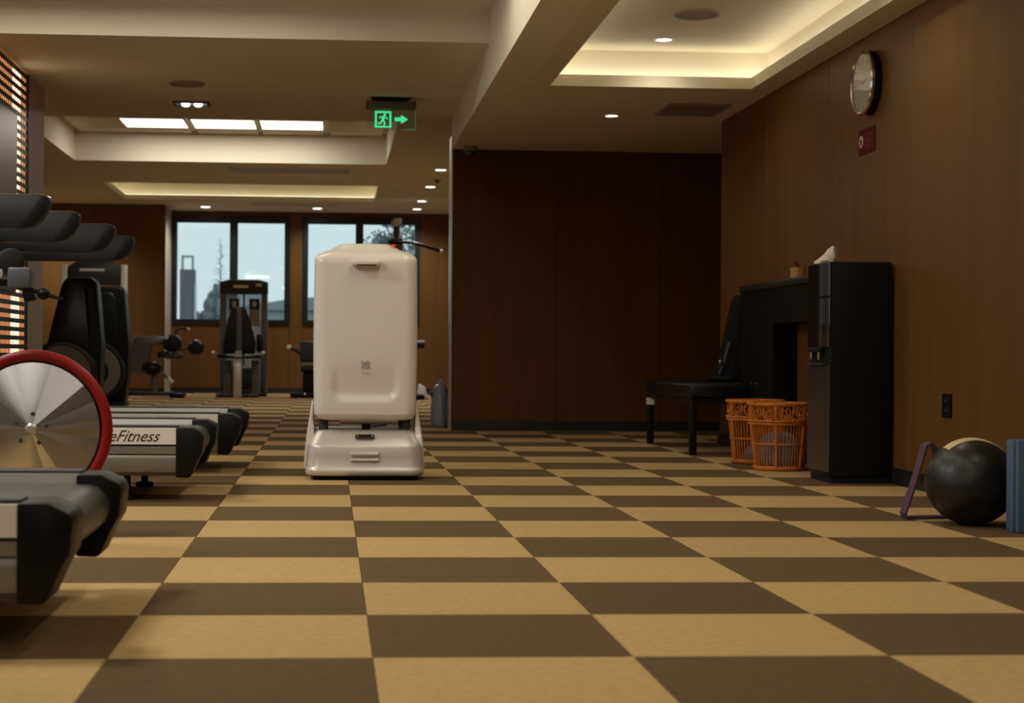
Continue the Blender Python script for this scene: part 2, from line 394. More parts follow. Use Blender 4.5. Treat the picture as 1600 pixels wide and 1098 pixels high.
# lights over the front of the room (above the frame): linear lights along the beam and the soffit, and square panels
def linear_light(label, x, y, L, rz, power, col):
    t = thing('linear_light', label, 'light', (x, y, ZF - .031), rz)
    MB().box(-L / 2, L / 2, -.06, .06, .006, .03, bev=.003, seg=1).build('housing', M_WHITEPL, t, smooth=False)
    MB().box(-L / 2 + .01, L / 2 - .01, -.05, .05, .0, .007).build('diffuser', M_PANEL, t, smooth=False)
    lamp('AREA', 'tube_lamp', t, (0, 0, -.004), power, col, shape='RECTANGLE', size=L - .04, size_y=.09)
linear_light('long white linear ceiling light beside the pale beam overhead', .58, 3.6, 9.0, PI / 2, P_LINE1, WARM)
linear_light('white linear ceiling light running across just before the soffit', -1.9, 8.55, 3.6, 0, P_LINE2, WARM)
for x, y, wd, pw in ((-2.3, 6.2, 'above the spin bike', 1.2), (-1.9, 4.0, 'above the nearest treadmill', 1.5), (-2.3, .3, 'left of the camera', .45), (-1.2, -2.6, 'behind the camera', .5)):
    t = thing('ceiling_light', 'white square ceiling panel in the front room %s' % wd, 'light', (x, y, ZF - .03), 0, 'ceiling panels over the front room')
    fr = MB()
    for b in ((-.33, .33, -.33, -.31), (-.33, .33, .31, .33), (-.33, -.31, -.31, .31), (.31, .33, -.31, .31)): fr.box(*b, 0, .03)
    fr.build('frame', M_WHITEPL, t, smooth=False); MB().box(-.31, .31, -.31, .31, .012, .02).build('diffuser', M_PANEL, t, smooth=False)
    lamp('AREA', 'panel_lamp', t, (0, 0, .0), P_PANEL * pw, (1.0, .95, .86), shape='SQUARE', size=.6)

def downlight(label, x, y, z, r=.055, power=9.0, col=WARM, group=None, ang=150):
    t = thing('downlight', label, 'light', (x, y, z), 0, group)
    MB().lathe([(r * .78, -.001), (r * .8, -.007), (r * 1.0, -.009), (r * 1.1, -.005), (r * 1.12, -.0005)], n=28).build('trim_ring', M_WHITEPL, t)
    MB().lathe([(0, -.004), (r * .5, -.0045), (r * .78, -.003)], n=24).build('lens', M_LAMP, t)
    lamp('SPOT', 'bulb', t, (0, 0, -.014), power, col, spot_size=math.radians(ang), spot_blend=.9, shadow_soft_size=.04)
    return t
for k, (y, wd) in enumerate(((17.38, 'nearest'), (19.17, 'second nearest'), (20.97, 'third nearest'), (22.13, 'farthest'))):
    downlight('round downlight, %s of the four in a row beside the divider wall' % wd, 1.18, y, Z3, .075, col=NEUT, group='row of downlights by the divider', power=P_FAR)
downlight('round downlight in front of the left window, in the far ceiling', -1.73, 22.22, Z3, .085, col=NEUT, power=P_FAR)
downlight('round downlight in front of the right window, above the white robot', -.194, 22.23, Z3, .085, col=NEUT, power=P_FAR)
downlight('round downlight at the far left, just above the nearest black treadmill arm', -3.7, 21.1, Z3, .075, col=NEUT, power=P_FAR * 2)
downlight('round downlight in the dark soffit before the dark back wall', 1.80, 10.26, Z1, .05, power=10)
downlight('round downlight inside the brightly lit right ceiling coffer', 1.86, 8.93, 2.36, .055, power=P_COFFER)
for k, y in enumerate((6.6, 4.3, 2.0, -.4)):
    downlight('round coffer downlight out of the frame, number %s nearest the wall clock' % ('one', 'two', 'three', 'four')[k], 1.86 + .25, y, 2.36, .055, power=P_NEAR, group='coffer downlights out of the frame')
# twin downlight in the soffit
t = thing('twin_downlight', 'square recessed lamp with two bright bulbs under the brown soffit', 'light', (-1.014, 11.70, Z2))
fr = MB()
for b in ((-.13, .13, -.09, -.07), (-.13, .13, .07, .09), (-.13, -.11, -.07, .07), (.11, .13, -.07, .07)): fr.box(*b, -.014, 0)
fr.build('frame', M_GRAPH, t, smooth=False)
for s in (-.045, .045):
    MB().ell((s, 0, -.012), .03, .03, .016).build('bulb', M_LAMP, t)
    lamp('SPOT', 'bulb_lamp', t, (s, 0, -.035), P_TWIN, WARM, spot_size=math.radians(130), spot_blend=.9, shadow_soft_size=.03)
def speaker(label, x, y, z, r, m):
    t = thing('ceiling_speaker', label, 'speaker', (x, y, z))
    MB().lathe([(r * .86, -.004), (r * .9, -.011), (r, -.012), (r * 1.04, -.006), (r * 1.05, 0)], n=40).build('rim', m, t)
    MB().lathe([(0, -.005), (r * .5, -.006), (r * .87, -.004)], n=40).build('grille', m, t)
M_SPK = mat('speaker_grille', (.34, .29, .22), .8, bump=.5, bscale=400)
speaker('round ceiling speaker grille on the brown soffit above the twin lamp', -.974, 10.84, Z2, .115, M_SPK)
speaker('large round speaker grille in the lit right ceiling coffer', 1.89, 8.25, 2.36, .115, M_SPK)
def vent(label, x0, x1, y0, y1, z, m, ms, n, along='x', group=None):
    t = thing('ceiling_vent', label, 'vent', ((x0 + x1) / 2, (y0 + y1) / 2, z), 0, group); hx, hy = (x1 - x0) / 2, (y1 - y0) / 2
    f = MB()
    for b in ((-hx, hx, -hy, -hy + .02), (-hx, hx, hy - .02, hy), (-hx, -hx + .02, -hy + .02, hy - .02), (hx - .02, hx, -hy + .02, hy - .02)): f.box(*b, -.012, 0)
    f.build('frame', m, t, smooth=False)
    MB().box(-hx + .02, hx - .02, -hy + .02, hy - .02, -.004, -.001).build('backing', m, t, smooth=False)
    for k in range(n):
        y = -hy + .02 + (k + .5) * (2 * hy - .04) / n
        MB().box(-hx + .02, hx - .02, y - .006, y + .006, -.012, -.006, rot=Matrix.Rotation(.5, 3, 'X')).build('slat', ms, t, smooth=False)
M_VENT = mat('vent_paint', (.36, .30, .22), .8)
M_VENTB = mat('vent_bluish_sheen', (.72, .80, .95), .5)  # pale blue base colour stands in for a cool reflection on the slots
vent('brown square air vent in the soffit near the right wall', 2.06, 2.45, 9.72, 10.18, Z1, M_VENT, M_VENT, 8)
vent('long pale slot vent between the two lit far ceiling coffers', -1.123, .208, 17.5, 17.86, Z3, M_VENTB, M_VENTB, 5)
vent('long dim slot vent in the far ceiling just before the windows', -1.101, .104, 21.62, 21.8, Z3, M_VENTB, M_VENTB, 3)
t = thing('sprinkler_head', 'small brown sprinkler head between the first two row downlights', 'sprinkler', (1.21, 18.4, Z3))
MB().lathe([(.045, 0), (.05, -.006), (.02, -.012), (.016, -.03), (.03, -.034), (.03, -.037), (0, -.037)], n=16).build('deflector', M_VENT, t)

# ---- lit lattice partition at the left, with its end post
LY0, LY1, LX = 9.0, 10.62, -1.98
lat = struct(MB().box(LX - .2, LX - .10, LY0, LY1, 0, Z2).build('wall_lattice', M_BLACK, smooth=False))
MB().box(LX - .02, LX - .010, LY0 + .02, LY1 - .03, .1, Z2 - .02).build('backlight', M_AMBER, lat, smooth=False)
MB().box(LX - .010, LX - .007, 10.14, 10.38, .1, Z2 - .03).build('light_tube', M_TUBE, lat, smooth=False)
sl = MB().box(-.0025, .0, LY0, LY1, -.0145, .0145).mesh('slat', M_BLACK, smooth=False)
z = .06
while z < Z2 - .02:
    link_mesh('slat', sl, lat, (LX, 0, z)); z += .0545
fn = MB().box(-.0045, -.0025, -.011, .011, .0, Z2).mesh('fin', mat('copper_fin', (.20, .085, .035), .4, metal=.6), smooth=False)
y = LY0 + .035
while y < LY1:
    link_mesh('fin', fn, lat, (LX, y, 0)); y += .056
MB().box(LX - .1, LX + .004, LY1 - .012, LY1 + .002, 0, Z2).build('end_strip', M_BLACK, lat, smooth=False)
struct(MB().box(LX - .2, LX + .0, LY1 + .004, 11.2, 0, Z2).build('wall_post', M_POST, smooth=False))
t = thing('wall_mirror', 'framed grey mirror panel hung on the glowing lattice screen', 'mirror', (LX + .004, 9.55, .945))
MB().box(0, .012, -.55, .63, 0, 1.12).build('frame', M_GRAPH, t, smooth=False)
MB().box(.012, .014, -.53, .61, .02, 1.10).build('glass', mat('mirror_grey', (.22, .18, .15), .35, metal=.9), t, smooth=False)

# ---- outside: far colours greyed and lightened to stand in for haze
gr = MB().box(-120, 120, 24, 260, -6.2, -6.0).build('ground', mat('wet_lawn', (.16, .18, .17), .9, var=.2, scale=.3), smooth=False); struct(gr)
def M_FOL(): return mat('hazed_foliage', (.17, .20, .205), .95, spec=0, var=.3, scale=.8)
t = thing('rooftop_building', 'grey tower block with a railed roof tank seen through the left window', 'building', (-5.06, 57, -6))
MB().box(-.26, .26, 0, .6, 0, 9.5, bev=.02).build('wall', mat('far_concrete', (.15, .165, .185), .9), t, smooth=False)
f = MB()
for x in (-.19, .17):
    for y in (.05, .5): f.cyl((x, y, 9.5), (x, y, 9.97), .025, n=8)
for y in (.05, .5): f.cyl((-.19, y, 9.97), (.17, y, 9.97), .025, n=8)
for x in (-.19, .17): f.cyl((x, .05, 9.97), (x, .5, 9.97), .025, n=8)
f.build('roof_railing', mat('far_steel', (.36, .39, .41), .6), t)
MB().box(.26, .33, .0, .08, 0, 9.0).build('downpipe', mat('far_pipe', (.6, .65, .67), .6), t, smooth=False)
def tree(kind, label, x, y, h, r, n, seed, z=-6.0):
    rn = random.Random(seed); t = thing('tree', label, 'tree', (x, y, z))
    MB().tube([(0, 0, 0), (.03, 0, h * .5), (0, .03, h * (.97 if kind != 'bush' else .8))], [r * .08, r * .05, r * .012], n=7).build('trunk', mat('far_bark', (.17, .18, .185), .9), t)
    b = MB()
    if kind == 'conifer':
        for k in range(n):
            f = k / n; zz = h * (.55 + .44 * f); L = r * (1.08 - f) * rn.uniform(.75, 1.1); a = rn.uniform(0, 2 * PI)
            d = Vector((math.cos(a), math.sin(a), 0)); p1 = Vector((0, 0, zz))
            b.tube([p1, p1 + d * L * .5 + Vector((0, 0, .12 * L)), p1 + d * L + Vector((0, 0, .25 * L))], [.018, .014, .005], n=4)
    elif kind == 'bare':
        for k in range(n):
            zz = h * rn.uniform(.72, .99); a = rn.uniform(0, 2 * PI); L = r * rn.uniform(.5, 1)
            p = Vector((0, 0, zz)); d = Vector((math.cos(a), math.sin(a), rn.uniform(-.1, .5))).normalized()
            b.tube([p, p + d * L * .5 + Vector((0, 0, .05)), p + d * L], [.022, .014, .005], n=4)
            for u in range(9):
                s0 = p + d * L * rn.uniform(.25, 1); e = Vector((rn.uniform(-1, 1), rn.uniform(-1, 1), rn.uniform(-.6, 1))).normalized()
                b.tube([s0, s0 + e * L * .38], [.012, .004], n=4)
                c = s0 + e * L * .3; b.ell(c, r * .05, r * .05, r * .04, n=5, m=4)
    else:
        for k in range(n):
            a = rn.uniform(0, 2 * PI); q = r * math.sqrt(rn.random()) * .8; zz = h * (.6 + .38 * rn.random() * (1 - .45 * q / r))
            c0 = Vector((q * math.cos(a), q * math.sin(a), zz)); b.ell(c0, r * rn.uniform(.25, .42), r * rn.uniform(.25, .42), r * rn.uniform(.25, .5), n=8, m=6)
            for u in range(8):
                e = Vector((rn.uniform(-1, 1), rn.uniform(-1, 1), rn.uniform(-.3, 1))).normalized() * r * .32
                b.ell(c0 + e, r * .07, r * .07, r * .09, n=5, m=4)
    b.build('branches' if kind != 'bush' else 'crown', mat('hazed_foliage', (.21, .235, .24), .95, spec=0, var=.3, scale=.8), t, ang=80)  # haze is put into this pale grey foliage colour
tree('conifer', 'tall thin pale conifer seen through the left window', -5.2, 76, 12.05, 1.0, 110, 3)
tree('bush', 'dense grey tree beside the tower block outside the left window', -5.15, 66, 9.15, .6, 44, 5)
tree('bush', 'taller grey tree before the pale conifer outside the left window', -4.33, 63, 9.75, .75, 60, 6)
tree('bush', 'grey treetop outside beside the middle bar of the left window', -3.45, 64, 9.0, .55, 36, 8)
tree('bare', 'bare branched grey tree outside high behind the right window', 1.62, 46, 10.55, .85, 80, 9)
tree('bare', 'bare branched grey tree outside at the right edge of the right window', 2.75, 47, 10.75, .85, 80, 12)
t = thing('low_building', 'pale low building with a flat roof outside behind the weight machine', 'building', (-2.9, 82, -6))
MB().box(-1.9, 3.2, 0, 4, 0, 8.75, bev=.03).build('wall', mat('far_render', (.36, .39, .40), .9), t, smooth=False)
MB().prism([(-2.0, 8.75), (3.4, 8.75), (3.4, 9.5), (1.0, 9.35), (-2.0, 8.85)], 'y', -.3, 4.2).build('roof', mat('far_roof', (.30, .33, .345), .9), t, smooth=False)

# ================================================================== THE ROBOT
rb = thing('delivery_robot', 'white cabinet delivery robot standing on the checkered carpet', 'robot', (.16, 7.55, 0))
def ring(z, hx, yf, yb, r, nf=46):
    """rounded rectangle, dense along the front edge; yf front (negative), yb back"""
    pts = []; k = 8
    for i in range(nf + 1): pts.append((-hx + r + (2 * hx - 2 * r) * i / nf, yf))
    for (cx, cy, a0) in ((hx - r, yf + r, -PI / 2), (hx - r, yb - r, 0), (-hx + r, yb - r, PI / 2), (-hx + r, yf + r, PI)):
        for i in range(1, k + 1):
            a = a0 + PI / 2 * i / k; pts.append((cx + r * math.cos(a), cy + r * math.sin(a)))
    pts.pop()
    return [Vector((x, y, z)) for x, y in pts]
def smooth01(t): t = max(0, min(1, t)); return t * t * (3 - 2 * t)
def lerp_tab(tab, z):
    for a, b in zip(tab, tab[1:]):
        if z <= b[0]:
            u = (z - a[0]) / (b[0] - a[0]); return [p + (q - p) * u for p, q in zip(a[1:], b[1:])]
    return list(tab[-1][1:])
ctab = [(.272, .196, -.20, .20, .05), (.277, .212, -.218, .217, .05), (.285, .223, -.229, .228, .05), (.30, .231, -.237, .236, .05), (.33, .2345, -.24, .24, .05), (.50, .2375, -.245, .245, .052),
        (.66, .2385, -.247, .247, .052), (.85, .2375, -.245, .245, .052), (.985, .2358, -.242, .243, .052), (1.004, .235, -.241, .243, .052), (1.012, .2335, -.236, .241, .053), (1.022, .229, -.226, .238, .057),
        (1.032, .220, -.211, .232, .064), (1.042, .203, -.188, .222, .072), (1.052, .180, -.160, .212, .08), (1.060, .161, -.138, .204, .08), (1.070, .145, -.120, .196, .075), (1.080, .130, -.106, .188, .07), (1.086, .114, -.095, .178, .07)]
zs = sorted(set([q[0] for q in ctab] + [.285 + .0095 * i for i in range(75)]))
rings = []
for z in zs:
    hx, yf, yb, r = lerp_tab(ctab, z); rg = ring(z, hx, yf, yb, r)
    for p in rg:
        if p.y < yf + .002 and z < .95:          # U-shaped recess of the door
            ax = abs(p.x); hw, zb, cr_ = .165, .352, .07
            dx, dz = ax - (hw - cr_), (zb + cr_) - p.z
            d = (math.hypot(max(dx, 0), max(dz, 0)) if (dx > 0 or dz > 0) else max(dx, dz)) - cr_
            fade = 1 - smooth01((p.z - .375) / .20)
            p.y += .016 * smooth01(-d / .042) * fade
    rings.append(rg)
MB().loft(rings).build('cabinet', M_ROBOT, rb, ang=50)
hd = MB().box(-.066, .066, -.292, -.235, .972, 1.003, bev=.0125, seg=4).build('handle', M_ROBOT, rb)
MB().box(-.044, .046, -.2935, -.26, .9735, .9795, bev=.001, seg=1).build('slot', M_GLOSSB, hd, smooth=False)
lg = MB()
for i, h in ((-1.5, 1), (-.5, .8), (.5, 1), (1.5, 1)): lg.box(i * .0105 - .0025, i * .0105 + .0025, -.2470, -.2445, .508 + (0 if h == 1 else .004), .508 + .036 * h)
lg.box(-.005, .005, -.2470, -.2445, .5295, .533)
lo = lg.build('logo', M_GREYP, rb, smooth=False); lo.location.y = .0012
lt = MB()
for i in range(6): lt.box(-.019 + i * .0068, -.015 + i * .0068, -.2464, -.2444, .489, .4945)
lt.build('logo_lettering', mat('faint_print', (.50, .47, .41), .5), rb, smooth=False)
MB().ell((.128, -.10, 1.081), .016, .01, .004).build('warning_light', emis('red_led', (.8, .05, .01), .8), rb)
btab = [(.020, .258, -.255, .25, .06), (.024, .266, -.263, .26, .06), (.034, .271, -.268, .265, .06), (.050, .2712, -.268, .265, .06), (.054, .2690, -.264, .263, .06), (.062, .2665, -.261, .261, .06), (.11, .262, -.259, .258, .06),
        (.148, .258, -.257, .255, .06), (.156, .2565, -.255, .254, .06), (.163, .254, -.250, .252, .06), (.17, .251, -.243, .25, .06), (.19, .243, -.222, .243, .06), (.21, .234, -.201, .235, .06), (.219, .228, -.191, .23, .06), (.224, .220, -.182, .222, .06), (.226, .21, -.172, .212, .06)]
MB().loft([ring(q[0], *q[1:], nf=16) for q in btab]).build('base', M_RBASE, rb, ang=50)
MB().box(-.235, .235, -.235, .235, .0, .022, bev=.006).build('underside', M_RUBBER, rb)
for s in (-1, 1):
    fin = MB(); rg = []
    for z, x, y0, y1, th in ((.05, .2755, -.16, .2, .012), (.11, .272, -.18, .2, .02), (.16, .268, -.19, .2, .026), (.20, .263, -.18, .19, .03), (.24, .257, -.16, .18, .024), (.28, .251, -.13, .16, .014), (.31, .247, -.10, .14, .009), (.345, .243, -.06, .1, .005), (.353, .242, -.03, .07, .003)):
        x *= 1
        rg.append([Vector((s * (x - th), y0 + .004, z)), Vector((s * (x - .004), y0 - .004, z)), Vector((s * (x + .003), y0 + .012, z)), Vector((s * (x + .005), (y0 + y1) / 2, z)), Vector((s * x, y1, z)), Vector((s * (x - th), y1 - .02, z))])
    fin.loft(rg).build('side_fin', M_ROBOT, rb, ang=60)
    for y in (-.14, .15): MB().cyl((s * .19, y, .215), (s * .19, y, .28), .022, n=18).build('post', M_GRAPH, rb)
    w_ = MB().cyl((s * .18, .05, .05), (s * .235, .05, .05), .05, n=20).build('wheel', M_RUBBER, rb)
MB().box(-.012, .028, -.15, -.10, .222, .252, bev=.003).build('connector', M_BLACK, rb)
MB().box(.03, .105, -.14, -.05, .238, .247, bev=.003, rot=Matrix.Rotation(-.12, 3, 'Y')).build('battery_plate', mat('blue_grey_plate', (.06, .09, .12), .35), rb)
sn = MB().prism(rrect(.0445, .0095, .009), 'y', -.012, .008); so = sn.build('sensor_slot', M_GLOSSB, rb, (0, -.2235, .194)); so.rotation_euler = (-.55, 0, 0)
for s in (-.034, .034): MB().ell((s, -.0125, 0), .004, .002, .004, n=10, m=6).build('sensor', M_CHROME, so)
M_SATSIL = mat('satin_silver', (.60, .57, .52), .32, metal=.3)
for z, rr in ((.1195, .0115), (.0925, .0095)):
    MB().tube([(-.064, 0, 0), (-.06, -.002, 0), (.06, -.002, 0), (.064, 0, 0)], [rr * .6, rr, rr, rr * .6], n=16).build('bumper_bar', M_SATSIL, rb, (0, -.2605, z))

# ================================================================== TREADMILLS
M_SILRAIL = mat('dull_silver', (.26, .25, .225), .42, metal=.5)
def treadmill(label, loc, text):
    t = thing('treadmill', label, 'treadmill', loc, 0, 'row of treadmills')
    for s in (-1, 1):
        q = lambda y: s * y
        prof = [(.425, .222), (.426, .284), (.395, .287), (.33, .287), (.33, .222)]
        sr = MB().prism([(q(a), b) for a, b in prof], 'x', -.85, .90).build('side_rail', M_SILVER, t, smooth=False)
        MB().box(-.85, .90, *sorted((q(.34), q(.418))), .214, .2225).build('groove', M_INK, sr, smooth=False)
        prof = [(.424, .186), (.425, .214), (.34, .214), (.34, .186)]
        MB().prism([(q(a), b) for a, b in prof], 'x', -.85, .90).build('middle_rail', M_SILRAIL, t, smooth=False)
        prof = [(.34, .186), (.414, .186), (.418, .178), (.422, .165), (.420, .14), (.412, .115), (.395, .10), (.34, .097)]
        MB().prism([(q(a), b) for a, b in prof], 'x', -.85, .90).build('lower_rail', M_SILRAIL, t, ang=30)
        MB().box(-.85, .905, *sorted((q(.335), q(.415))), .287, .294, bev=.002, seg=1).build('foot_rail', M_GRAPH, t, smooth=False)
        cap = [(.90, .288), (.958, .288), (1.0, .268), (1.006, .25), (1.0, .19), (.985, .165), (.955, .098), (.945, .094), (.90, .096)]
        MB().prism(cap, 'y', *sorted((q(.43), q(.285))), bev=.006).build('end_cap', M_BLACK, t)
        arm = [(-.55, 1.172), (.375, 1.178), (.402, 1.172), (.408, 1.152), (.400, 1.12), (.378, 1.082), (.345, 1.056), (.29, 1.046), (-.55, 1.036)]
        MB().prism(arm, 'y', *sorted((q(.41), q(.325))), bev=.007).build('handrail', M_BLACK, t)
        MB().prism([(-.84, .2), (-.60, .2), (-.36, 1.1), (-.56, 1.1)], 'y', *sorted((q(.40), q(.34))), bev=.01).build('upright', M_SILVER, t)
        for x in (-.72, .70):
            MB().lathe([(0, 0), (.035, 0), (.038, .006), (.036, .02), (.015, .024), (.014, .13)], (x, q(.30), 0), n=16).build('foot', M_RUBBER, t)
    lp = []
    for k in range(11): a = -PI / 2 + PI * k / 10; lp.append((.925 + .055 * math.cos(a), .2115 + .055 * math.sin(a)))
    for k in range(11): a = PI / 2 + PI * k / 10; lp.append((-.75 + .055 * math.cos(a), .2115 + .055 * math.sin(a)))
    MB().prism(lp, 'y', -.282, .282).build('belt', M_BELT, t)
    MB().box(-.85, .85, -.325, .325, .11, .152, bev=.01).build('chassis', M_RUBBER, t)
    MB().prism([(-1.0, .06), (-.55, .06), (-.55, .30), (-.62, .36), (-.9, .34), (-1.0, .2)], 'y', -.43, .43, bev=.03).build('motor_hood', M_BLACK, t)
    c = MB().prism([(-.62, 1.05), (-.45, 1.05), (-.40, 1.12), (-.52, 1.52), (-.60, 1.54)], 'y', -.42, .42, bev=.02).build('console', M_BLACK, t)
    MB().box(-.475, -.470, -.2, .2, 1.2, 1.42, rot=Matrix.Rotation(-.29, 3, 'Y')).build('screen', M_GLOSSB, c, smooth=False)
    if text:
        textobj('lettering', text[0], text[1], M_INK, t, (text[2], -.4262, text[3]), (PI / 2, 0, 0), shear=text[4], sx=text[5], ext=.0008)
    return t
treadmill('silver sided black treadmill nearest the camera in the lower left corner', (-1.492, 3.515, 0), None)
treadmill('middle treadmill with silver side panel and script lettering behind the red rimmed wheel', (-1.489, 6.63, 0), ('LifeFitness', .062, .584, .2335, .5, .95))
treadmill('farthest of the three treadmills, its silver end just beyond the lettered one', (-1.427, 8.03, 0), ('LIFE FITNESS', .030, .597, .252, .3, .85))

# ================================================================== SPIN BIKE
bk = thing('spin_bike', 'spin bike with spun metal flywheel in a red ring at the left edge', 'exercise bike', (-.902, 5.0, 0))
WC = (0, -.05, .34)
fm = MB(); rn = random.Random(31); nf = 44
amp = []; c_ = 0.0; tilt = 0.0
for k in range(nf):
    if k % 2 == 0: tilt = rn.uniform(-.0021, .0021) - c_ * .3
    c_ += tilt + rn.uniform(-.0004, .0004); amp.append(c_)
rg0 = [Vector((.016 * math.cos(2 * PI * k / nf), -.0335, .016 * math.sin(2 * PI * k / nf))) for k in range(nf)]
rg1 = [Vector((.202 * math.cos(2 * PI * k / nf), -.006 + amp[k], .202 * math.sin(2 * PI * k / nf))) for k in range(nf)]
rg2 = [Vector((.204 * math.cos(2 * PI * k / nf), .016, .204 * math.sin(2 * PI * k / nf))) for k in range(nf)]
fm.loft([rg0, rg1, rg2])
fd = fm.build('flywheel', M_ALU, bk, WC, ang=2.0)
MB().lathe([(0, -.040), (.012, -.039), (.018, -.034), (.020, -.026)], (0, 0, 0), 'y', n=24).build('hub', M_TRIM, fd)
for k in range(5):
    a = PI / 2 - .1 + 2 * PI * k / 5
    MB().lathe([(0, -.027), (.006, -.027), (.0075, -.024), (.0075, -.012)], (.046 * math.cos(a), -.004, .046 * math.sin(a)), 'y', n=12).build('bolt', M_GRAPH, fd)
MB().torus(WC, .224, .0165, 'y', n=96, k=16).build('rim_guard', M_RED, bk)
MB().torus((0, -.03, .34), .209, .006, 'y', n=72, k=8).build('rim_lining', M_RUBBER, bk)
MB().box(-.42, .02, .0, .03, .30, .38, bev=.008).build('fork', M_BLACK, bk)
MB().tube([(-.42, .02, .34), (-.46, .02, .55), (-.50, .02, .80)], .035, n=14).build('head_tube', M_GRAPH, bk)
MB().tube([(-.44, .02, .40), (-.75, .02, .26), (-1.05, .02, .30), (-1.15, .02, .60)], .04, n=14).build('frame', M_GRAPH, bk)
MB().tube([(-.52, .02, .80), (-.30, .02, .80), (-.05, .02, .79)], .017, n=12).build('stem', M_BLACK, bk)
MB().box(-.085, -.016, -.03, .05, .768, .832, bev=.008).build('stem_clamp', mat('blue_grey_paint', (.075, .085, .10), .45), bk)
for s in (-1, 1):
    hb = MB().tube([(-.36, .02, .83), (-.30, .02 + s * .12, .83), (-.22, .02 + s * .2, .815), (-.07, .02 + s * .21, .806)], .0125, n=12).build('handlebar', M_CHROME, bk)
    MB().ell((-.125, .02 + s * .21, .862), .045, .022, .045).build('grip', M_RUBBER, hb)
lv = MB().tube([(-.075, -.01, .778), (-.02, -.01, .765), (.012, -.01, .756)], [.011, .008, .007], n=10).build('brake_lever', M_BLACK, bk)
MB().ell((.022, -.012, .752), .02, .018, .019).build('knob', M_BLACK, lv)
MB().tube([(.03, -.012, .752), (.055, -.012, .742), (.08, -.012, .737)], [.007, .006, .004], n=8).build('lever_tip', M_BLACK, lv)
MB().prism([(-.05, .795), (-.02, .77), (.0, .735), (-.035, .725)], 'y', -.02, .03, bev=.004).build('lever_bracket', M_BLACK, bk)
MB().tube([(-1.15, .02, .58), (-1.2, .02, .9)], .02, n=12).build('seat_post', M_CHROME, bk)
MB().loft([[Vector((-1.32 + u, .02 + v * math.cos(a), .93 + .03 * math.sin(a))) for a in [2 * PI * k / 14 for k in range(14)]] for u, v in ((0, .06), (.03, .1), (.1, .095), (.2, .04), (.27, .02))]).build('saddle', M_LEATH, bk)
MB().lathe([(0, -.05), (.03, -.05), (.09, -.045), (.09, -.03), (0, -.03)], (-.78, .02, .32), 'y', n=28).build('crank', M_GRAPH, bk)
for s in (-1, 1):
    p = MB().box(-.79, -.77, .02 + s * .06 - .01, .02 + s * .06 + .01, .32 if s > 0 else .15, .49 if s > 0 else .32).build('crank_arm', M_GRAPH, bk)
    MB().box(-.83, -.73, *sorted((.02 + s * .08, .02 + s * .18)), .47 if s > 0 else .14, .50 if s > 0 else .17, bev=.006).build('pedal', M_BLACK, p)
MB().tube([(-.44, .02, .34), (-.44, .02, .06)], .03).build('front_strut', M_GRAPH, bk)
MB().tube([(-1.05, .02, .3), (-1.1, .02, .06)], .03).build('rear_strut', M_GRAPH, bk)
for x in (-.44, -1.1): MB().box(x - .04, x + .04, -.24, .28, 0, .06, bev=.01).build('foot_bar', M_BLACK, bk)

# ================================================================== FAR MACHINES
def elliptical(label, loc):
    t = thing('elliptical_trainer', label, 'elliptical', loc, 0, 'elliptical trainers')
    sh = [(-.25, .04), (-.255, .30), (-.24, .66), (-.115, 1.19), (-.075, 1.255), (.17, 1.262), (.205, 1.21), (.255, .63), (.245, .28), (.215, .04)]
    MB().prism(sh, 'y', -.12, .16, bev=.035, seg=3).build('tower_shell', M_BLACK, t)
    inn = [(-.21, .36), (-.20, .66), (-.085, 1.15), (-.05, 1.205), (.09, 1.195), (.125, 1.13), (.15, .66), (.15, .36)]
    MB().prism(inn, 'y', -.165, -.10, bev=.025, seg=3).build('tower_face', M_SATIN, t)
    wh = MB().lathe([(0, .0), (.315, .0), (.318, -.02), (.31, -.04), (.285, -.052), (.272, -.05), (.268, -.046)], (-.085, -.165, .365), 'y', n=56).build('disc_rim', M_SATIN, t)
    MB().lathe([(.268, -.046), (.262, -.056), (.15, -.056), (.146, -.05)], (-.085, -.165, .365), 'y', n=56).build('disc_ring', mat('grey_ring', (.17, .15, .125), .5), t)
    MB().lathe([(.148, -.048), (.14, -.06), (.09, -.075), (0, -.08)], (-.085, -.165, .365), 'y', n=40).build('disc_hub', M_BLACK, t)
    MB().box(-.26, .22, -.20, .22, 0, .05, bev=.012).build('foot_base', M_BLACK, t)
    MB().box(-1.5, -.25, -.05, .05, .02, .09, bev=.01).build('rail', M_GRAPH, t)
    for s in (-1, 1):
        pl = MB().box(-1.0, -.62, *sorted((s * .1, s * .24)), .26, .30, bev=.01).build('pedal', M_RUBBER, t)
        MB().tube([(-.62, s * .17, .28), (-.1, s * .17, .36)], .02).build('pedal_arm', M_GREYM, pl)
    return t
elliptical('nearer black elliptical trainer tower with grey ringed disc', (-2.36, 15.05, 0))
elliptical('farther black elliptical trainer tower, half hidden behind its twin', (-2.36, 17.05, 0))
t = thing('stair_stepper', 'dark machine console on silver posts behind the two elliptical towers', 'stepper', (-2.72, 18.7, 0))
for s in (-.34, .34): MB().box(s - .035, s + .035, -.03, .03, .2, 1.58, bev=.01).build('post', M_SILVER, t)
c = MB().prism([(-.30, 1.34), (.30, 1.34), (.30, 1.55), (.2, 1.62), (-.2, 1.62), (-.30, 1.55)], 'y', -.05, .06, bev=.015).build('console', M_GRAPH, t)
MB().box(-.16, .12, -.056, -.05, 1.50, 1.53).build('label_strip', M_SILVER, c, smooth=False)
MB().box(-.3, .3, -.35, .35, 0, .28, bev=.03).build('base', M_BLACK, t)
for s in (-.15, .15): MB().box(s - .12, s + .12, -.6, -.35, .22, .27, bev=.01).build('step', M_RUBBER, t)

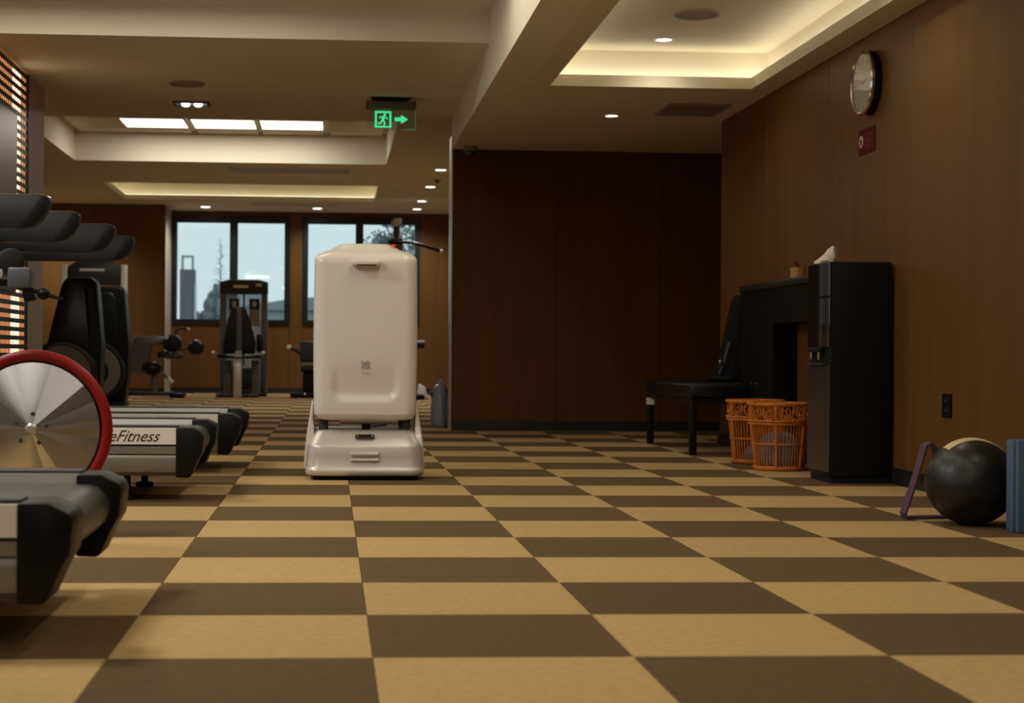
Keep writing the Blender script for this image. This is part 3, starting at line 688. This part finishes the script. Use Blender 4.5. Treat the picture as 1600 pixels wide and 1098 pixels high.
# leg curl machine with round pads
t = thing('leg_curl_machine', 'grey leg machine with round black roller pads left of the window', 'gym machine', (-2.2, 20.5, 0))
fr = MB().prism([(-.32, .30), (-.10, .30), (-.08, .68), (.10, .68), (.10, .77), (-.26, .78), (-.30, .70)], 'y', -.08, .08, bev=.02).build('frame', M_GREYM, t)
MB().tube([(.0, 0, .73), (.16, 0, .72)], .04).build('cross_tube', M_GREYM, fr)
MB().tube([(-.02, 0, .06), (-.02, 0, .36)], .045, n=14).build('column', M_GREYM, t)
MB().box(-.42, .24, -.04, .04, .02, .075, bev=.012).build('base_rail', M_GRAPH, t)
MB().box(.18, .36, -.18, .18, 0, .06, bev=.015).build('foot', M_BLACK, t)
MB().box(-.46, -.36, -.2, .2, 0, .06, bev=.015).build('foot', M_BLACK, t)
r1 = MB().lathe([(0, -.15), (.08, -.145), (.112, -.11), (.118, 0), (.112, .11), (.08, .145), (0, .15)], (.205, -.02, .685), 'y', n=26).build('roller_pad', M_VINYL, t)
r2 = MB().lathe([(0, -.14), (.07, -.135), (.096, -.1), (.10, 0), (.096, .1), (.07, .135), (0, .14)], (.50, -.02, .64), 'y', n=26).build('roller_pad', M_VINYL, t)
MB().tube([(.16, 0, .60), (.30, 0, .61), (.46, 0, .64)], .022).build('pad_arm', M_GREYM, t)
MB().ell((-.05, -.06, .37), .125, .12, .09).build('thigh_pad', M_VINYL, t)
MB().box(.02, .16, -.1, .1, .50, .585, bev=.03).build('seat_pad', M_VINYL, t)
MB().box(.12, .33, -.12, .12, .485, .56, bev=.03).build('seat_pad', M_GRAPH, t)
MB().tube([(.22, 0, .75), (.25, 0, .86), (.32, 0, .88), (.38, 0, .87)], .018).build('handle', M_GRAPH, t)
MB().ell((.40, 0, .868), .025, .022, .022).build('handle_end', M_WHITEPL, t)
h = MB().tube([(.08, -.02, .31), (.17, -.03, .23)], .022).build('crank_handle', M_GREYM, t)
MB().tube([(.15, -.03, .25), (.21, -.04, .19)], .026).build('grip', M_WHITEPL, h)
MB().ell((-.33, 0, .62), .05, .05, .07).build('adjust_knob', M_BLACK, t)
for p in ((.12, -.1, .62), (.02, -.1, .49)): MB().ell(p, .022, .015, .015, n=10, m=6).build('lever_knob', mat('orange_plastic', (.5, .1, .03), .4), t)

# chest press with weight stack
t = thing('chest_press_machine', 'tall weight stack machine with black seat back before the left window', 'gym machine', (-1.16, 21.4, 0))
for s in (-1, 1): MB().box(*sorted((s * .315, s * .235)), .12, .32, 0, 1.44, bev=.012).build('side_post', M_GREYM, t)
hdr = MB().prism([(-.318, 1.36), (.318, 1.36), (.318, 1.52), (.2, 1.55), (-.2, 1.55), (-.318, 1.52)], 'y', .11, .33, bev=.01).build('header', M_GRAPH, t)
MB().box(-.14, .06, .102, .11, 1.44, 1.475).build('name_plate', M_SILVER, hdr, smooth=False)
MB().box(.16, .24, .102, .11, 1.46, 1.50).build('badge', M_WHITEPL, hdr, smooth=False)
MB().box(-.235, .235, .2, .24, .1, 1.36).build('shroud', glass('pale_shroud', (.62, .67, .72), milky=.35), t, smooth=False)
MB().box(-.012, .012, .185, .2, .4, 1.36).build('guide_slot', M_BLACK, t, smooth=False)
for x in (-.13, .14):
    pc = MB().box(x - .07, x + .07, .19, .2, .93, 1.30).build('instruction_card', mat('card', (.45, .40, .30), .6), t, smooth=False)
    MB().box(x - .065, x + .065, .186, .19, 1.15, 1.30).build('picture', M_GRAPH, pc, smooth=False)
    MB().ell((x, .185, 1.23), .03, .003, .04, n=10, m=6).build('figure_print', M_WHITEPL, pc)
    for z in (1.1, 1.05, 1.0): MB().box(x - .05, x + .05, .187, .19, z, z + .02).build('text_line', M_GREYP, pc, smooth=False)
MB().prism([(-.225, .56), (-.235, .66), (-.19, .86), (-.145, 1.0), (-.135, 1.14), (-.10, 1.17), (.04, 1.17), (.075, 1.14), (.10, 1.0), (.16, .86), (.195, .70), (.185, .56)], 'y', -.52, -.42, bev=.03, seg=3).build('seat_back', M_VINYL, t)
MB().box(-.055, .015, -.56, -.50, .48, 1.16, bev=.015).build('back_post', M_GREYM, t)
col = MB().box(-.075, .03, -.82, -.72, 0, .44, bev=.012).build('column', M_CHROME if False else mat('pale_metal', (.60, .56, .48), .35, metal=.5), t)
MB().prism([(-.82, .40), (-.72, .44), (-.50, .58), (-.56, .60)], 'x', -.065, .02, bev=.008).build('column_neck', MATS['pale_metal'], t)
MB().prism([(-.28, .50), (.26, .50), (.30, .56), (.24, .54), (-.02, .52), (-.26, .54), (-.32, .57)], 'y', -.7, -.3, bev=.01).build('seat', M_VINYL, t)
for s, x in ((-1, -.325), (1, .285)): MB().tube([(x * .9, -.6, .53), (x, -.62, .56), (x * 1.06, -.66, .585)], .022).build('hand_grip', M_WHITEPL, t)
MB().box(.19, .28, -.3, -.1, .58, .82, bev=.03).build('arm_pad', M_VINYL, t)
for s in (-1, 1): MB().box(s * .18 - .05, s * .18 + .05, -.3, .1, .02, .48, bev=.012).build('frame_leg', M_GREYM, t)
for k in range(8): MB().box(-.17, .17, .12, .19, .10 + k * .034, .13 + k * .034).build('weight_plate', M_BLACK, t, smooth=False)
MB().box(-.30, .24, -.75, -.66, 0, .05, bev=.012).build('foot', M_GRAPH, t)
MB().box(-.318, .318, -.3, .33, 0, .05, bev=.012).build('base', M_BLACK, t)
# padded leg press left behind the robot
t = thing('leg_extension_machine', 'low grey padded machine peeking out left behind the robot', 'gym machine', (-.05, 20.8, 0))
MB().box(-.34, .16, -.05, .12, .46, .73, bev=.02).build('seat_back', M_GRAPH, t)
MB().box(-.33, .16, -.18, .12, .40, .455, bev=.018).build('seat', M_GREYM, t)
MB().box(-.33, .2, -.18, .12, .335, .398, bev=.018).build('cushion', M_VINYL, t)
h = MB().tube([(-.32, -.06, .57), (-.40, -.09, .62), (-.47, -.1, .645)], .026).build('handle', M_GRAPH, t)
MB().ell((-.48, -.1, .648), .035, .033, .033).build('grip_end', M_SILVER, h)
MB().box(-.30, .1, -.1, .1, .05, .34, bev=.02).build('pedestal', M_BLACK, t)
ft = MB().box(-.46, .2, -.2, .2, 0, .065, bev=.015).build('foot', M_BLACK, t)
MB().ell((-.27, -.205, .05), .02, .012, .02, n=10, m=6).build('bolt', M_CHROME, ft)
# lat pulldown behind the robot
t = thing('lat_pulldown_machine', 'dark pulldown tower and curved bar rising behind the robot top', 'gym machine', (.85, 20.9, 0))
MB().box(-.04, .04, -.04, .04, 0, 2.28, bev=.008).build('mast', M_GRAPH, t)
tp = MB().box(-.06, .06, -.08, .3, 2.25, 2.34, bev=.012).build('pulley_block', M_GREYM, t)
MB().lathe([(0, -.02), (.05, -.02), (.045, 0), (.05, .02), (0, .02)], (0, -.1, 2.28), 'y', n=20).build('pulley', M_SILVER, tp)
br = MB().tube([(-.12, -.15, 2.02), (.0, -.15, 2.02), (.18, -.15, 2.02), (.35, -.15, 1.98), (.56, -.15, 1.915)], .022, n=12).build('pull_bar', M_BLACK, t)
MB().ell((.575, -.15, 1.91), .03, .026, .026).build('bar_end', M_SILVER, br)
MB().cyl((0, -.1, 2.24), (0, -.15, 2.03), .008, n=8).build('cable', M_BLACK, t)
MB().box(-.09, .08, -.12, -.02, 1.86, 2.08, bev=.012).build('bracket', M_GREYM, t)
MB().tube([(-.35, -.2, .70), (.36, -.2, .70)], .055, n=16).build('thigh_roller', M_VINYL, t)
MB().box(-.2, .2, -.6, -.25, .45, .52, bev=.03).build('seat', M_VINYL, t)
MB().box(-.05, .05, -.5, -.3, .03, .46, bev=.01).build('seat_post', M_GREYM, t)
MB().box(-.35, .34, -.75, .15, 0, .06, bev=.015).build('base', M_BLACK, t)
MB().prism([(.25, .0), (.40, .0), (.36, .16), (.28, .2)], 'y', -.5, -.32, bev=.015).build('side_cover', M_SILVER, t)
t = thing('step_platform', 'small black step platform on the floor beside the far divider wall', 'step', (1.47, 20.3, 0))
MB().box(-.2, .2, -.2, .2, .035, .11, bev=.015).build('top', M_BLACK, t)
for sx in (-.15, .15):
    for sy in (-.15, .15): MB().cyl((sx, sy, 0), (sx, sy, .04), .03, n=12).build('foot', M_RUBBER, t)

# exit sign
t = thing('exit_sign', 'green running man exit sign with arrow hanging under the soffit', 'sign', (.412, 11.3, 2.16))
MB().box(-.175, .178, -.03, .03, .135, .195, bev=.006).build('housing', mat('sign_housing', (.16, .17, .13), .5, metal=.3), t)
MB().box(-.13, .12, -.02, .02, .193, .22).build('mount', M_BLACK, t, smooth=False)
MB().tube([(-.14, -.035, .208), (-.05, -.037, .205), (.05, -.037, .198), (.12, -.037, .202), (.14, -.035, .214)], .007, n=8).build('cable', M_BLACK, t)
pl = MB().box(-.17, .173, -.004, .004, 0, .135).build('acrylic_plate', M_ACRYL, t, smooth=False)
ed = emis('edge_green', (.05, .5, .25), .35)
MB().box(.172, .175, -.004, .004, 0, .135).build('plate_edge', ed, t, smooth=False); MB().box(.09, .175, -.004, .004, -.003, 0).build('plate_edge', ed, t, smooth=False)
pi = MB(); s0 = -.112; a = .058                               # frame of the pictogram
cx, cz = s0 + a / 1, .066
f = [(cx - a, cx + a, cz + a - .014, cz + a), (cx - a, cx + a, cz - a, cz - a + .012), (cx - a, cx - a + .014, cz - a, cz + a), (cx + a - .014, cx + a, cz - a, cz + a)]
for x0, x1, z0, z1 in f: pi.box(x0, x1, -.008, -.0045, z0, z1)
def limb(pts, r):
    for p, q in zip(pts, pts[1:]):
        d = Vector((q[0] - p[0], 0, q[1] - p[1])); nrm = Vector((-d.z, 0, d.x)).normalized() * r; A, B = Vector((cx + p[0], -.008, cz + p[1])), Vector((cx + q[0], -.008, cz + q[1]))
        vs = [A + nrm, B + nrm, B - nrm, A - nrm]; pi._add([v for v in vs] + [v + Vector((0, .0035, 0)) for v in vs], [[0, 1, 2, 3], [7, 6, 5, 4], [0, 4, 5, 1], [1, 5, 6, 2], [2, 6, 7, 3], [3, 7, 4, 0]])
pi.lathe([(0, -.008), (.009, -.008), (.009, -.0045), (0, -.0045)], (cx + .012, 0, cz + .032), 'y', n=14)
limb([(.008, .022), (-.006, -.008)], .010); limb([(.006, .018), (.024, .012), (.032, .0)], .004); limb([(.004, .016), (-.018, .02), (-.028, .006)], .004)
limb([(-.004, -.006), (.012, -.018), (.008, -.044)], .0055); limb([(-.008, -.008), (-.016, -.026), (-.036, -.028)], .0055)
pi.build('running_man', M_GREEN, t, smooth=False)
ar = MB(); AX, AZ = .075, .068
ar.prism([(AX - .048, AZ + .013), (AX, AZ + .013), (AX - .008, AZ + .026), (AX + .008, AZ + .026), (AX + .046, AZ), (AX + .008, AZ - .026), (AX - .008, AZ - .026), (AX, AZ - .013), (AX - .048, AZ - .013)], 'y', -.008, -.0045)
ar.build('arrow', M_GREEN, t, smooth=False)
# security camera
t = thing('security_camera', 'small dome security camera under the soffit at the back wall corner', 'camera', (1.03, 11.92, Z1))
MB().lathe([(0, 0), (.055, 0), (.058, -.012), (.05, -.03), (.045, -.035)], n=28).build('housing', mat('camera_housing', (.22, .20, .18), .5), t)
MB().ell((0, 0, -.045), .045, .045, .042).build('dome', M_GLOSSB, t)

# ================================================================== RIGHT SIDE
t = thing('wall_clock', 'round chrome rimmed wall clock with pale face high on the right wall', 'clock', (XR, 7.51, 1.885))
MB().lathe([(0, 0), (.150, 0), (.153, -.012), (.150, -.040), (.0, -.040)], axis='x', n=56).build('case', M_BLACK, t)
MB().lathe([(.137, -.040), (.139, -.052), (.147, -.056), (.155, -.050), (.155, -.038), (.15, -.034)], axis='x', n=56).build('rim', M_CHROME, t)
fc = MB().lathe([(0, -.0425), (.138, -.0425), (.138, -.040)], axis='x', n=48).build('face', mat('clock_face', (.70, .66, .55), .55), t)
tk = MB()
for k in range(12):
    a = 2 * PI * k / 12; tk.box(-.0436, -.0426, -.003, .003, .108, .128, rot=Matrix.Rotation(a, 3, 'X'), piv=(-.043, 0, 0))
tk.build('hour_marks', M_GREYP, fc, smooth=False)
for nm, L, a, wd in (('hour_hand', .065, 1.35, .004), ('minute_hand', .1, -1.25, .003)):
    MB().box(-.0448, -.0440, -wd, wd, -.012, L, rot=Matrix.Rotation(a, 3, 'X'), piv=(-.044, 0, 0)).build(nm, M_GREYP, t, smooth=False)
cg = MB().lathe([(0, -.050), (.1, -.0498), (.139, -.0488)], axis='x', n=48).build('cover_glass', M_GLASS, t)
t = thing('warning_sign', 'small dark red wall sign below the clock with white emblem', 'sign', (XR, 7.567, 1.618))
MB().box(-.006, 0, -.115, .115, -.061, .061, bev=.002, seg=1).build('plate', mat('sign_red', (.11, .003, .003), .5, spec=.1), t, smooth=False)
M_SW = mat('sign_white', (.55, .42, .38), .5)
MB().lathe([(0, -.0075), (.031, -.0075), (.031, -.006)], (0, .072, .003), 'x', n=28).build('emblem', M_SW, t)
hn = MB().ell((-.0078, .072, -.008), .001, .010, .010, n=12, m=8)
for k in range(4): hn.box(-.0085, -.0077, .0625 + k * .0052, .0655 + k * .0052, -.004, .014)
hn.build('hand_mark', MATS['sign_red'], t, smooth=False)
g = MB(); rn = random.Random(4)
for r_, zz in enumerate((.022, -.004, -.026)):
    for k in range(4 if r_ < 2 else 3):
        y0 = .02 - k * .030; hz = .010 if r_ == 0 else .006
        for u in range(3): g.box(-.0070, -.0060, y0 - .022, y0, zz - hz + u * hz, zz - hz + u * hz + .003)
        g.box(-.0070, -.0060, y0 - .013, y0 - .009, zz - hz, zz + hz + .003)
g.build('lettering', mat('sign_pink', (.26, .05, .04), .5), t, smooth=False)
t = thing('wall_outlet', 'black wall outlet low on the right wood wall', 'outlet', (XR, 6.535, .378))
MB().box(-.009, 0, -.045, .045, -.05, .05, bev=.003).build('plate', M_BLACK, t)
for z in (-.02, .02): MB().box(-.0105, -.009, -.014, .014, z - .006, z + .006).build('socket', M_GRAPH, t, smooth=False)

# water dispenser
t = thing('water_dispenser', 'tall black water dispenser standing against the right wall', 'water dispenser', (2.42, 7.34, 0), -.012)
MB().box(-.145, .135, -.175, .175, .03, 1.012, bev=.006).build('body', mat('dispenser_black', (.006, .006, .0075), .45, spec=.25), t)
MB().box(-.135, .13, -.165, .165, 0, .035).build('plinth', M_RUBBER, t, smooth=False)
fp_ = MB().box(-.153, -.145, -.172, .172, .855, 1.01, bev=.002, seg=1).build('top_panel', M_GLOSSB, t, smooth=False)
MB().box(-.153, -.145, -.172, .172, .62, .848, bev=.002, seg=1).build('display_panel', M_GLOSSB, t, smooth=False)
MB().box(-.152, -.145, -.172, .172, .05, .54, bev=.002, seg=1).build('lower_door', mat('door_dark', (.035, .032, .028), .25), t, smooth=False)
al = MB().box(-.1465, -.1445, -.13, .13, .545, .617).build('tap_recess', M_RUBBER, t, smooth=False)
for y in (-.06, .06): MB().cyl((-.165, y, .60), (-.165, y, .565), .009, n=12).build('tap', M_CHROME, t)
MB().box(-.176, -.145, -.09, .09, .60, .62, bev=.004).build('tap_block', M_BLACK, t)
MB().box(-.175, -.145, -.13, .13, .54, .548, bev=.002, seg=1).build('drip_tray', M_GRAPH, t)
ti = MB(); rn = random.Random(3)
rgs = []
for k, (z, rx, ry) in enumerate(((0, .044, .06), (.012, .046, .062), (.025, .036, .05), (.045, .026, .035), (.066, .018, .022), (.080, .006, .012))):
    rgs.append([Vector((.34 * z + rx * math.cos(a) * (1 + .22 * math.sin(5 * a + k)), -.01 + .35 * z * -1 + ry * math.sin(a) * (1 + .25 * math.cos(4 * a + 1.7 * k)), z)) for a in [2 * PI * i / 40 for i in range(40)]])
ti.loft(rgs)
tag(ti.build('tissue', mat('tissue_paper', (.80, .74, .64), .9), None, (2.305, 7.37, 1.0125), ang=50), 'crumpled white tissue peaking on top of the black water dispenser', 'tissue')

# console cabinet
M_CONS = mat('console_black', (.004, .0035, .0032), .55, spec=.15)
t = thing('console_cabinet', 'black console cabinet with thin overhanging top behind the dispenser', 'cabinet', (2.5, 8.62, 0))
MB().box(-.07, .058, -.72, .81, .955, .995, bev=.004).build('top', mat('console_top', (.012, .011, .011), .4), t)
MB().box(-.06, .058, -.70, .80, .76, .955, bev=.003).build('apron', M_CONS, t, smooth=False)
MB().box(-.062, .058, .07, .80, .0, .76, bev=.003).build('body', M_CONS, t, smooth=False)
for y0, y1 in ((.08, .43), (.44, .79)):
    d = MB().box(-.07, -.062, y0, y1, .05, .75, bev=.002, seg=1).build('door', M_CONS, t, smooth=False)
    MB().ell((-.076, (y0 + y1) / 2 + (.12 if y0 < .2 else -.12), .42), .008, .008, .008, n=10, m=6).build('knob', M_GRAPH, d)
MB().box(-.055, .05, -.70, -.66, 0, .76, bev=.003).build('end_leg', M_CONS, t, smooth=False)
t = thing('pencil_cup', 'short tan cup holding a red stick on the console top', 'cup', (2.482, 8.40, .995))
MB().lathe([(0, .0), (.040, 0), (.041, .004), (.041, .056), (.036, .056), (.036, .006), (0, .006)], n=28).build('cup', mat('tan_cup', (.50, .27, .09), .5), t)
MB().tube([(.012, 0, .012), (.002, -.005, .05), (-.018, -.01, .086)], .010, n=10).build('red_stick', mat('red_stick', (.25, .012, .01), .4), t)

# bench
t = thing('leather_bench', 'black leather padded bench along the right wall beside the console', 'bench', (2.25, 9.87, 0))
MB().box(-.17, .17, -.70, .66, .335, .42, bev=.018, seg=3).build('seat', M_LEATH, t)
MB().box(-.155, .155, -.67, .63, .30, .337, bev=.004).build('apron', M_SATIN, t, smooth=False)
for x in (-.14, .14):
    for y in (-.64, .60):
        MB().box(x - .02, x + .02, y - .02, y + .02, 0, .31, bev=.003).build('leg', M_BLACK, t)
MB().box(-.163, -.119, .576, .624, .255, .30).build('leg_sticker', M_WHITEPL, t, smooth=False)
t = thing('sports_bag', 'black bag with bright buckle slumped on the bench against the console', 'bag', (2.40, 9.68, .42))
rgs = []
for z, hx, hy, ox in ((0, .095, .19, .03), (.02, .105, .205, .025), (.06, .09, .19, .035), (.12, .072, .17, .05), (.22, .062, .15, .065), (.36, .05, .13, .08), (.48, .036, .10, .09), (.53, .018, .07, .092)):
    rgs.append([Vector((ox + hx * math.copysign(abs(math.cos(a)) ** .7, math.cos(a)) * (1 + .05 * math.sin(7 * a + 20 * z)), hy * math.copysign(abs(math.sin(a)) ** .7, math.sin(a)), z)) for a in [2 * PI * i / 36 for i in range(36)]])
MB().loft(rgs).build('body', mat('bag_cloth', (.005, .0055, .007), .8, spec=.2, bump=.5, bscale=20), t, ang=60)
MB().tube([(-.06, -.15, .05), (-.035, -.17, .12), (.0, -.15, .24)], .012).build('strap', mat('bag_strap', (.03, .04, .06), .5), t)
MB().box(-.072, -.05, -.19, -.155, .105, .135, bev=.004).build('buckle', M_CHROME, t)

# rattan baskets
def basket(label, loc, rz):
    t = thing('rattan_basket', label, 'basket', loc, rz, 'rattan baskets')
    R0, R1, H = .118, .150, .335
    rad = lambda z: R0 + (R1 - R0) * z / H if z < .24 else R0 + (R1 - R0) * .24 / H + .012
    MB().torus((0, 0, H), R1 + .002, .010, n=56, k=10).build('rim', M_RATTAN, t)
    MB().torus((0, 0, .238), rad(.238) + .008, .008, n=56, k=8).build('hoop', M_RATTAN, t)
    MB().torus((0, 0, .252), rad(.252) + .002, .006, n=56, k=8).build('hoop', M_RATTAN, t)
    MB().torus((0, 0, .135), rad(.135) + .003, .005, n=48, k=8).build('hoop', M_RATTAN, t)
    MB().torus((0, 0, .013), R0 + .004, .012, n=48, k=10).build('base_ring', M_RATTAN, t)
    MB().lathe([(0, .006), (R0, .006), (R0, .014), (0, .014)], n=32).build('floor_disc', M_RATTAN, t)
    for k in range(48):
        a = 2 * PI * k / 48; c, s = math.cos(a), math.sin(a)
        if k % 8 == 0:
            MB().tube([(c * (R0 + .006), s * (R0 + .006), .01), (c * (rad(.235) + .008), s * (rad(.235) + .008), .24), (c * (R1 + .004), s * (R1 + .004), H - .004)], .0085, n=8).build('upright', M_RATTAN, t)
        else:
            MB().tube([(c * R0, s * R0, .016), (c * rad(.238), s * rad(.238), .238)], .0034, n=6).build('spindle', M_RATTAN, t)
    for k in range(12):
        a0 = 2 * PI * (k + .5) / 12; pts = []
        for i in range(24):
            b = 2 * PI * i / 24; aa = a0 + .22 * math.cos(b); r = R1 - .004; pts.append((r * math.cos(aa), r * math.sin(aa), .294 + .034 * math.sin(b)))
        MB().tube(pts, .0042, n=6, closed=True).build('scroll', M_RATTAN, t)
        pts = []
        for i in range(16):
            b = 2 * PI * i / 16; aa = a0 + .1 * math.cos(b) + .02; r = R1 - .004; pts.append((r * math.cos(aa), r * math.sin(aa), .29 + .017 * math.sin(b)))
        MB().tube(pts, .0036, n=6, closed=True).build('scroll', M_RATTAN, t)
    return t
basket('nearer orange rattan basket half hidden by the dispenser, holding blue cloth', (2.285, 8.05, 0), .16)
basket('farther orange rattan basket standing behind the other one', (2.30, 8.62 - .12 + .06, 0), .35)
def cloth(label, loc, r, h, seed):
    rn = random.Random(seed); rgs = []
    for k, (z, q) in enumerate(((0, .82), (.15, .96), (.45, 1.0), (.75, .93), (.92, .70), (1.0, .35))):
        rgs.append([Vector((q * r * math.cos(a) * (1 + .05 * math.sin(3 * a + k)), q * r * math.sin(a) * (1 + .05 * math.cos(4 * a - k)), z * h + .010 * math.sin(3 * a + seed) * z)) for a in [2 * PI * i / 40 for i in range(40)]])
    tag(MB().loft(rgs).build('towel', M_BLUE, None, loc, ang=70), label, 'towel')
cloth('large bundle of blue cloth filling the nearer rattan basket', (2.285, 8.05, .016), .108, .17, 1)
cloth('small blue cloth at the bottom of the farther rattan basket', (2.315, 8.545, .016), .085, .075, 2)

# medicine ball, loop band, folded mat
t = thing('medicine_ball', 'black medicine ball with pale stripe lying by the right wall', 'ball', (2.215, 5.42, .150))
bl = MB(); bl.ell((0, 0, 0), .155, .155, .150, n=48, m=32)
for v in bl.bm.verts:
    n = v.co.normalized(); d = 0
    for (u, amp, wdt) in ((Vector((-.55, -.80, .25)), .006, .30), (Vector((.05, -.98, .05)), .006, .28)):
        q = (n - u.normalized()).length; d -= amp * math.exp(-(q / wdt) ** 2)
    v.co *= 1 + d / .155
bl.build('cover', mat('ball_leather', (.008, .008, .009), .38, bump=.4, bscale=25), t, ang=80)
st = MB(); rgs = []
for i in range(25):
    a = PI * (.10 + .62 * i / 24)
    for_ = []
    rg = []
    for (w_, rr) in ((-.022, .153), (-.022, .157), (-.008, .157), (.008, .157), (.022, .157), (.022, .153)):
        c0 = math.sqrt(max(rr * rr - (w_ - .022) ** 2, 0)); p = Vector((c0 * math.cos(a), .0, c0 * math.sin(a) * .97)); p.y = w_ - .022
        rg.append(p)
    rgs.append(rg)
st.loft(rgs).build('stripe', mat('ball_stripe', (.62, .48, .30), .6), t, ang=60)
pts = [(0, 0, .005), (.17, .04, .005), (.21, .045, .02), (.15, .035, .16), (.115, .03, .255), (.098, .027, .272), (.08, .024, .262), (.04, .01, .14), (-.005, .0, .02)]
lo_ = MB(); rgs = []
for i, p in enumerate(pts):
    q0, q1 = Vector(pts[i - 1]), Vector(pts[(i + 1) % len(pts)]); d = (q1 - q0); nrm = Vector((-d.z, 0, d.x)).normalized() * .0035
    P = Vector(p); o_ = Vector((0, .028, 0)); rgs.append([P + nrm - o_, P + nrm + o_, P - nrm + o_, P - nrm - o_])
rgs.append(rgs[0]); lo_.loft(rgs, cap=False)
tag(lo_.build('loop_band', mat('purple_rubber', (.075, .028, .06), .55), None, (2.055, 5.62, .0), ang=40), 'flat purple resistance loop leaning beside the medicine ball', 'band')
t = thing('folded_mat', 'blue grey folded exercise mat standing at the right frame edge', 'mat', (2.41, 5.2, 0))
M_MAT = mat('mat_foam', (.085, .135, .235), .8, spec=.2, bump=.4, bscale=60)
for k, (y0, y1, dx) in enumerate(((-.047, -.024, .003), (-.022, .0, -.004), (.002, .023, .0), (.025, .047, .002))):
    MB().box(-.148 + dx, .15 + dx, y0, y1, 0, .308 - .002 * (k % 2), bev=.005, seg=2).build('fold', M_MAT, t)
# bag of water bottles by the divider
t = thing('plastic_bag', 'pale blue tied plastic bag standing at the foot of the divider wall', 'bag', (.865, 12.60, 0))
rgs = []
for k, (z, r) in enumerate(((0, .05), (.015, .066), (.08, .072), (.18, .068), (.26, .060), (.31, .052), (.335, .035), (.345, .016))):
    rgs.append([Vector((r * math.cos(a) * (1 + .08 * math.sin(5 * a + 2 * k)), 1.4 * r * math.sin(a) * (1 + .07 * math.cos(6 * a + k)), z)) for a in [2 * PI * i / 40 for i in range(40)]])
MB().loft(rgs).build('sack', mat('blue_film', (.22, .27, .36), .25, spec=.6, bump=.4, bscale=25), t, ang=60)
MB().tube([(0, 0, .34), (-.012, .0, .358), (.004, 0, .372), (.018, 0, .356)], .01).build('knot', mat('blue_film_knot', (.32, .38, .46), .3), t)
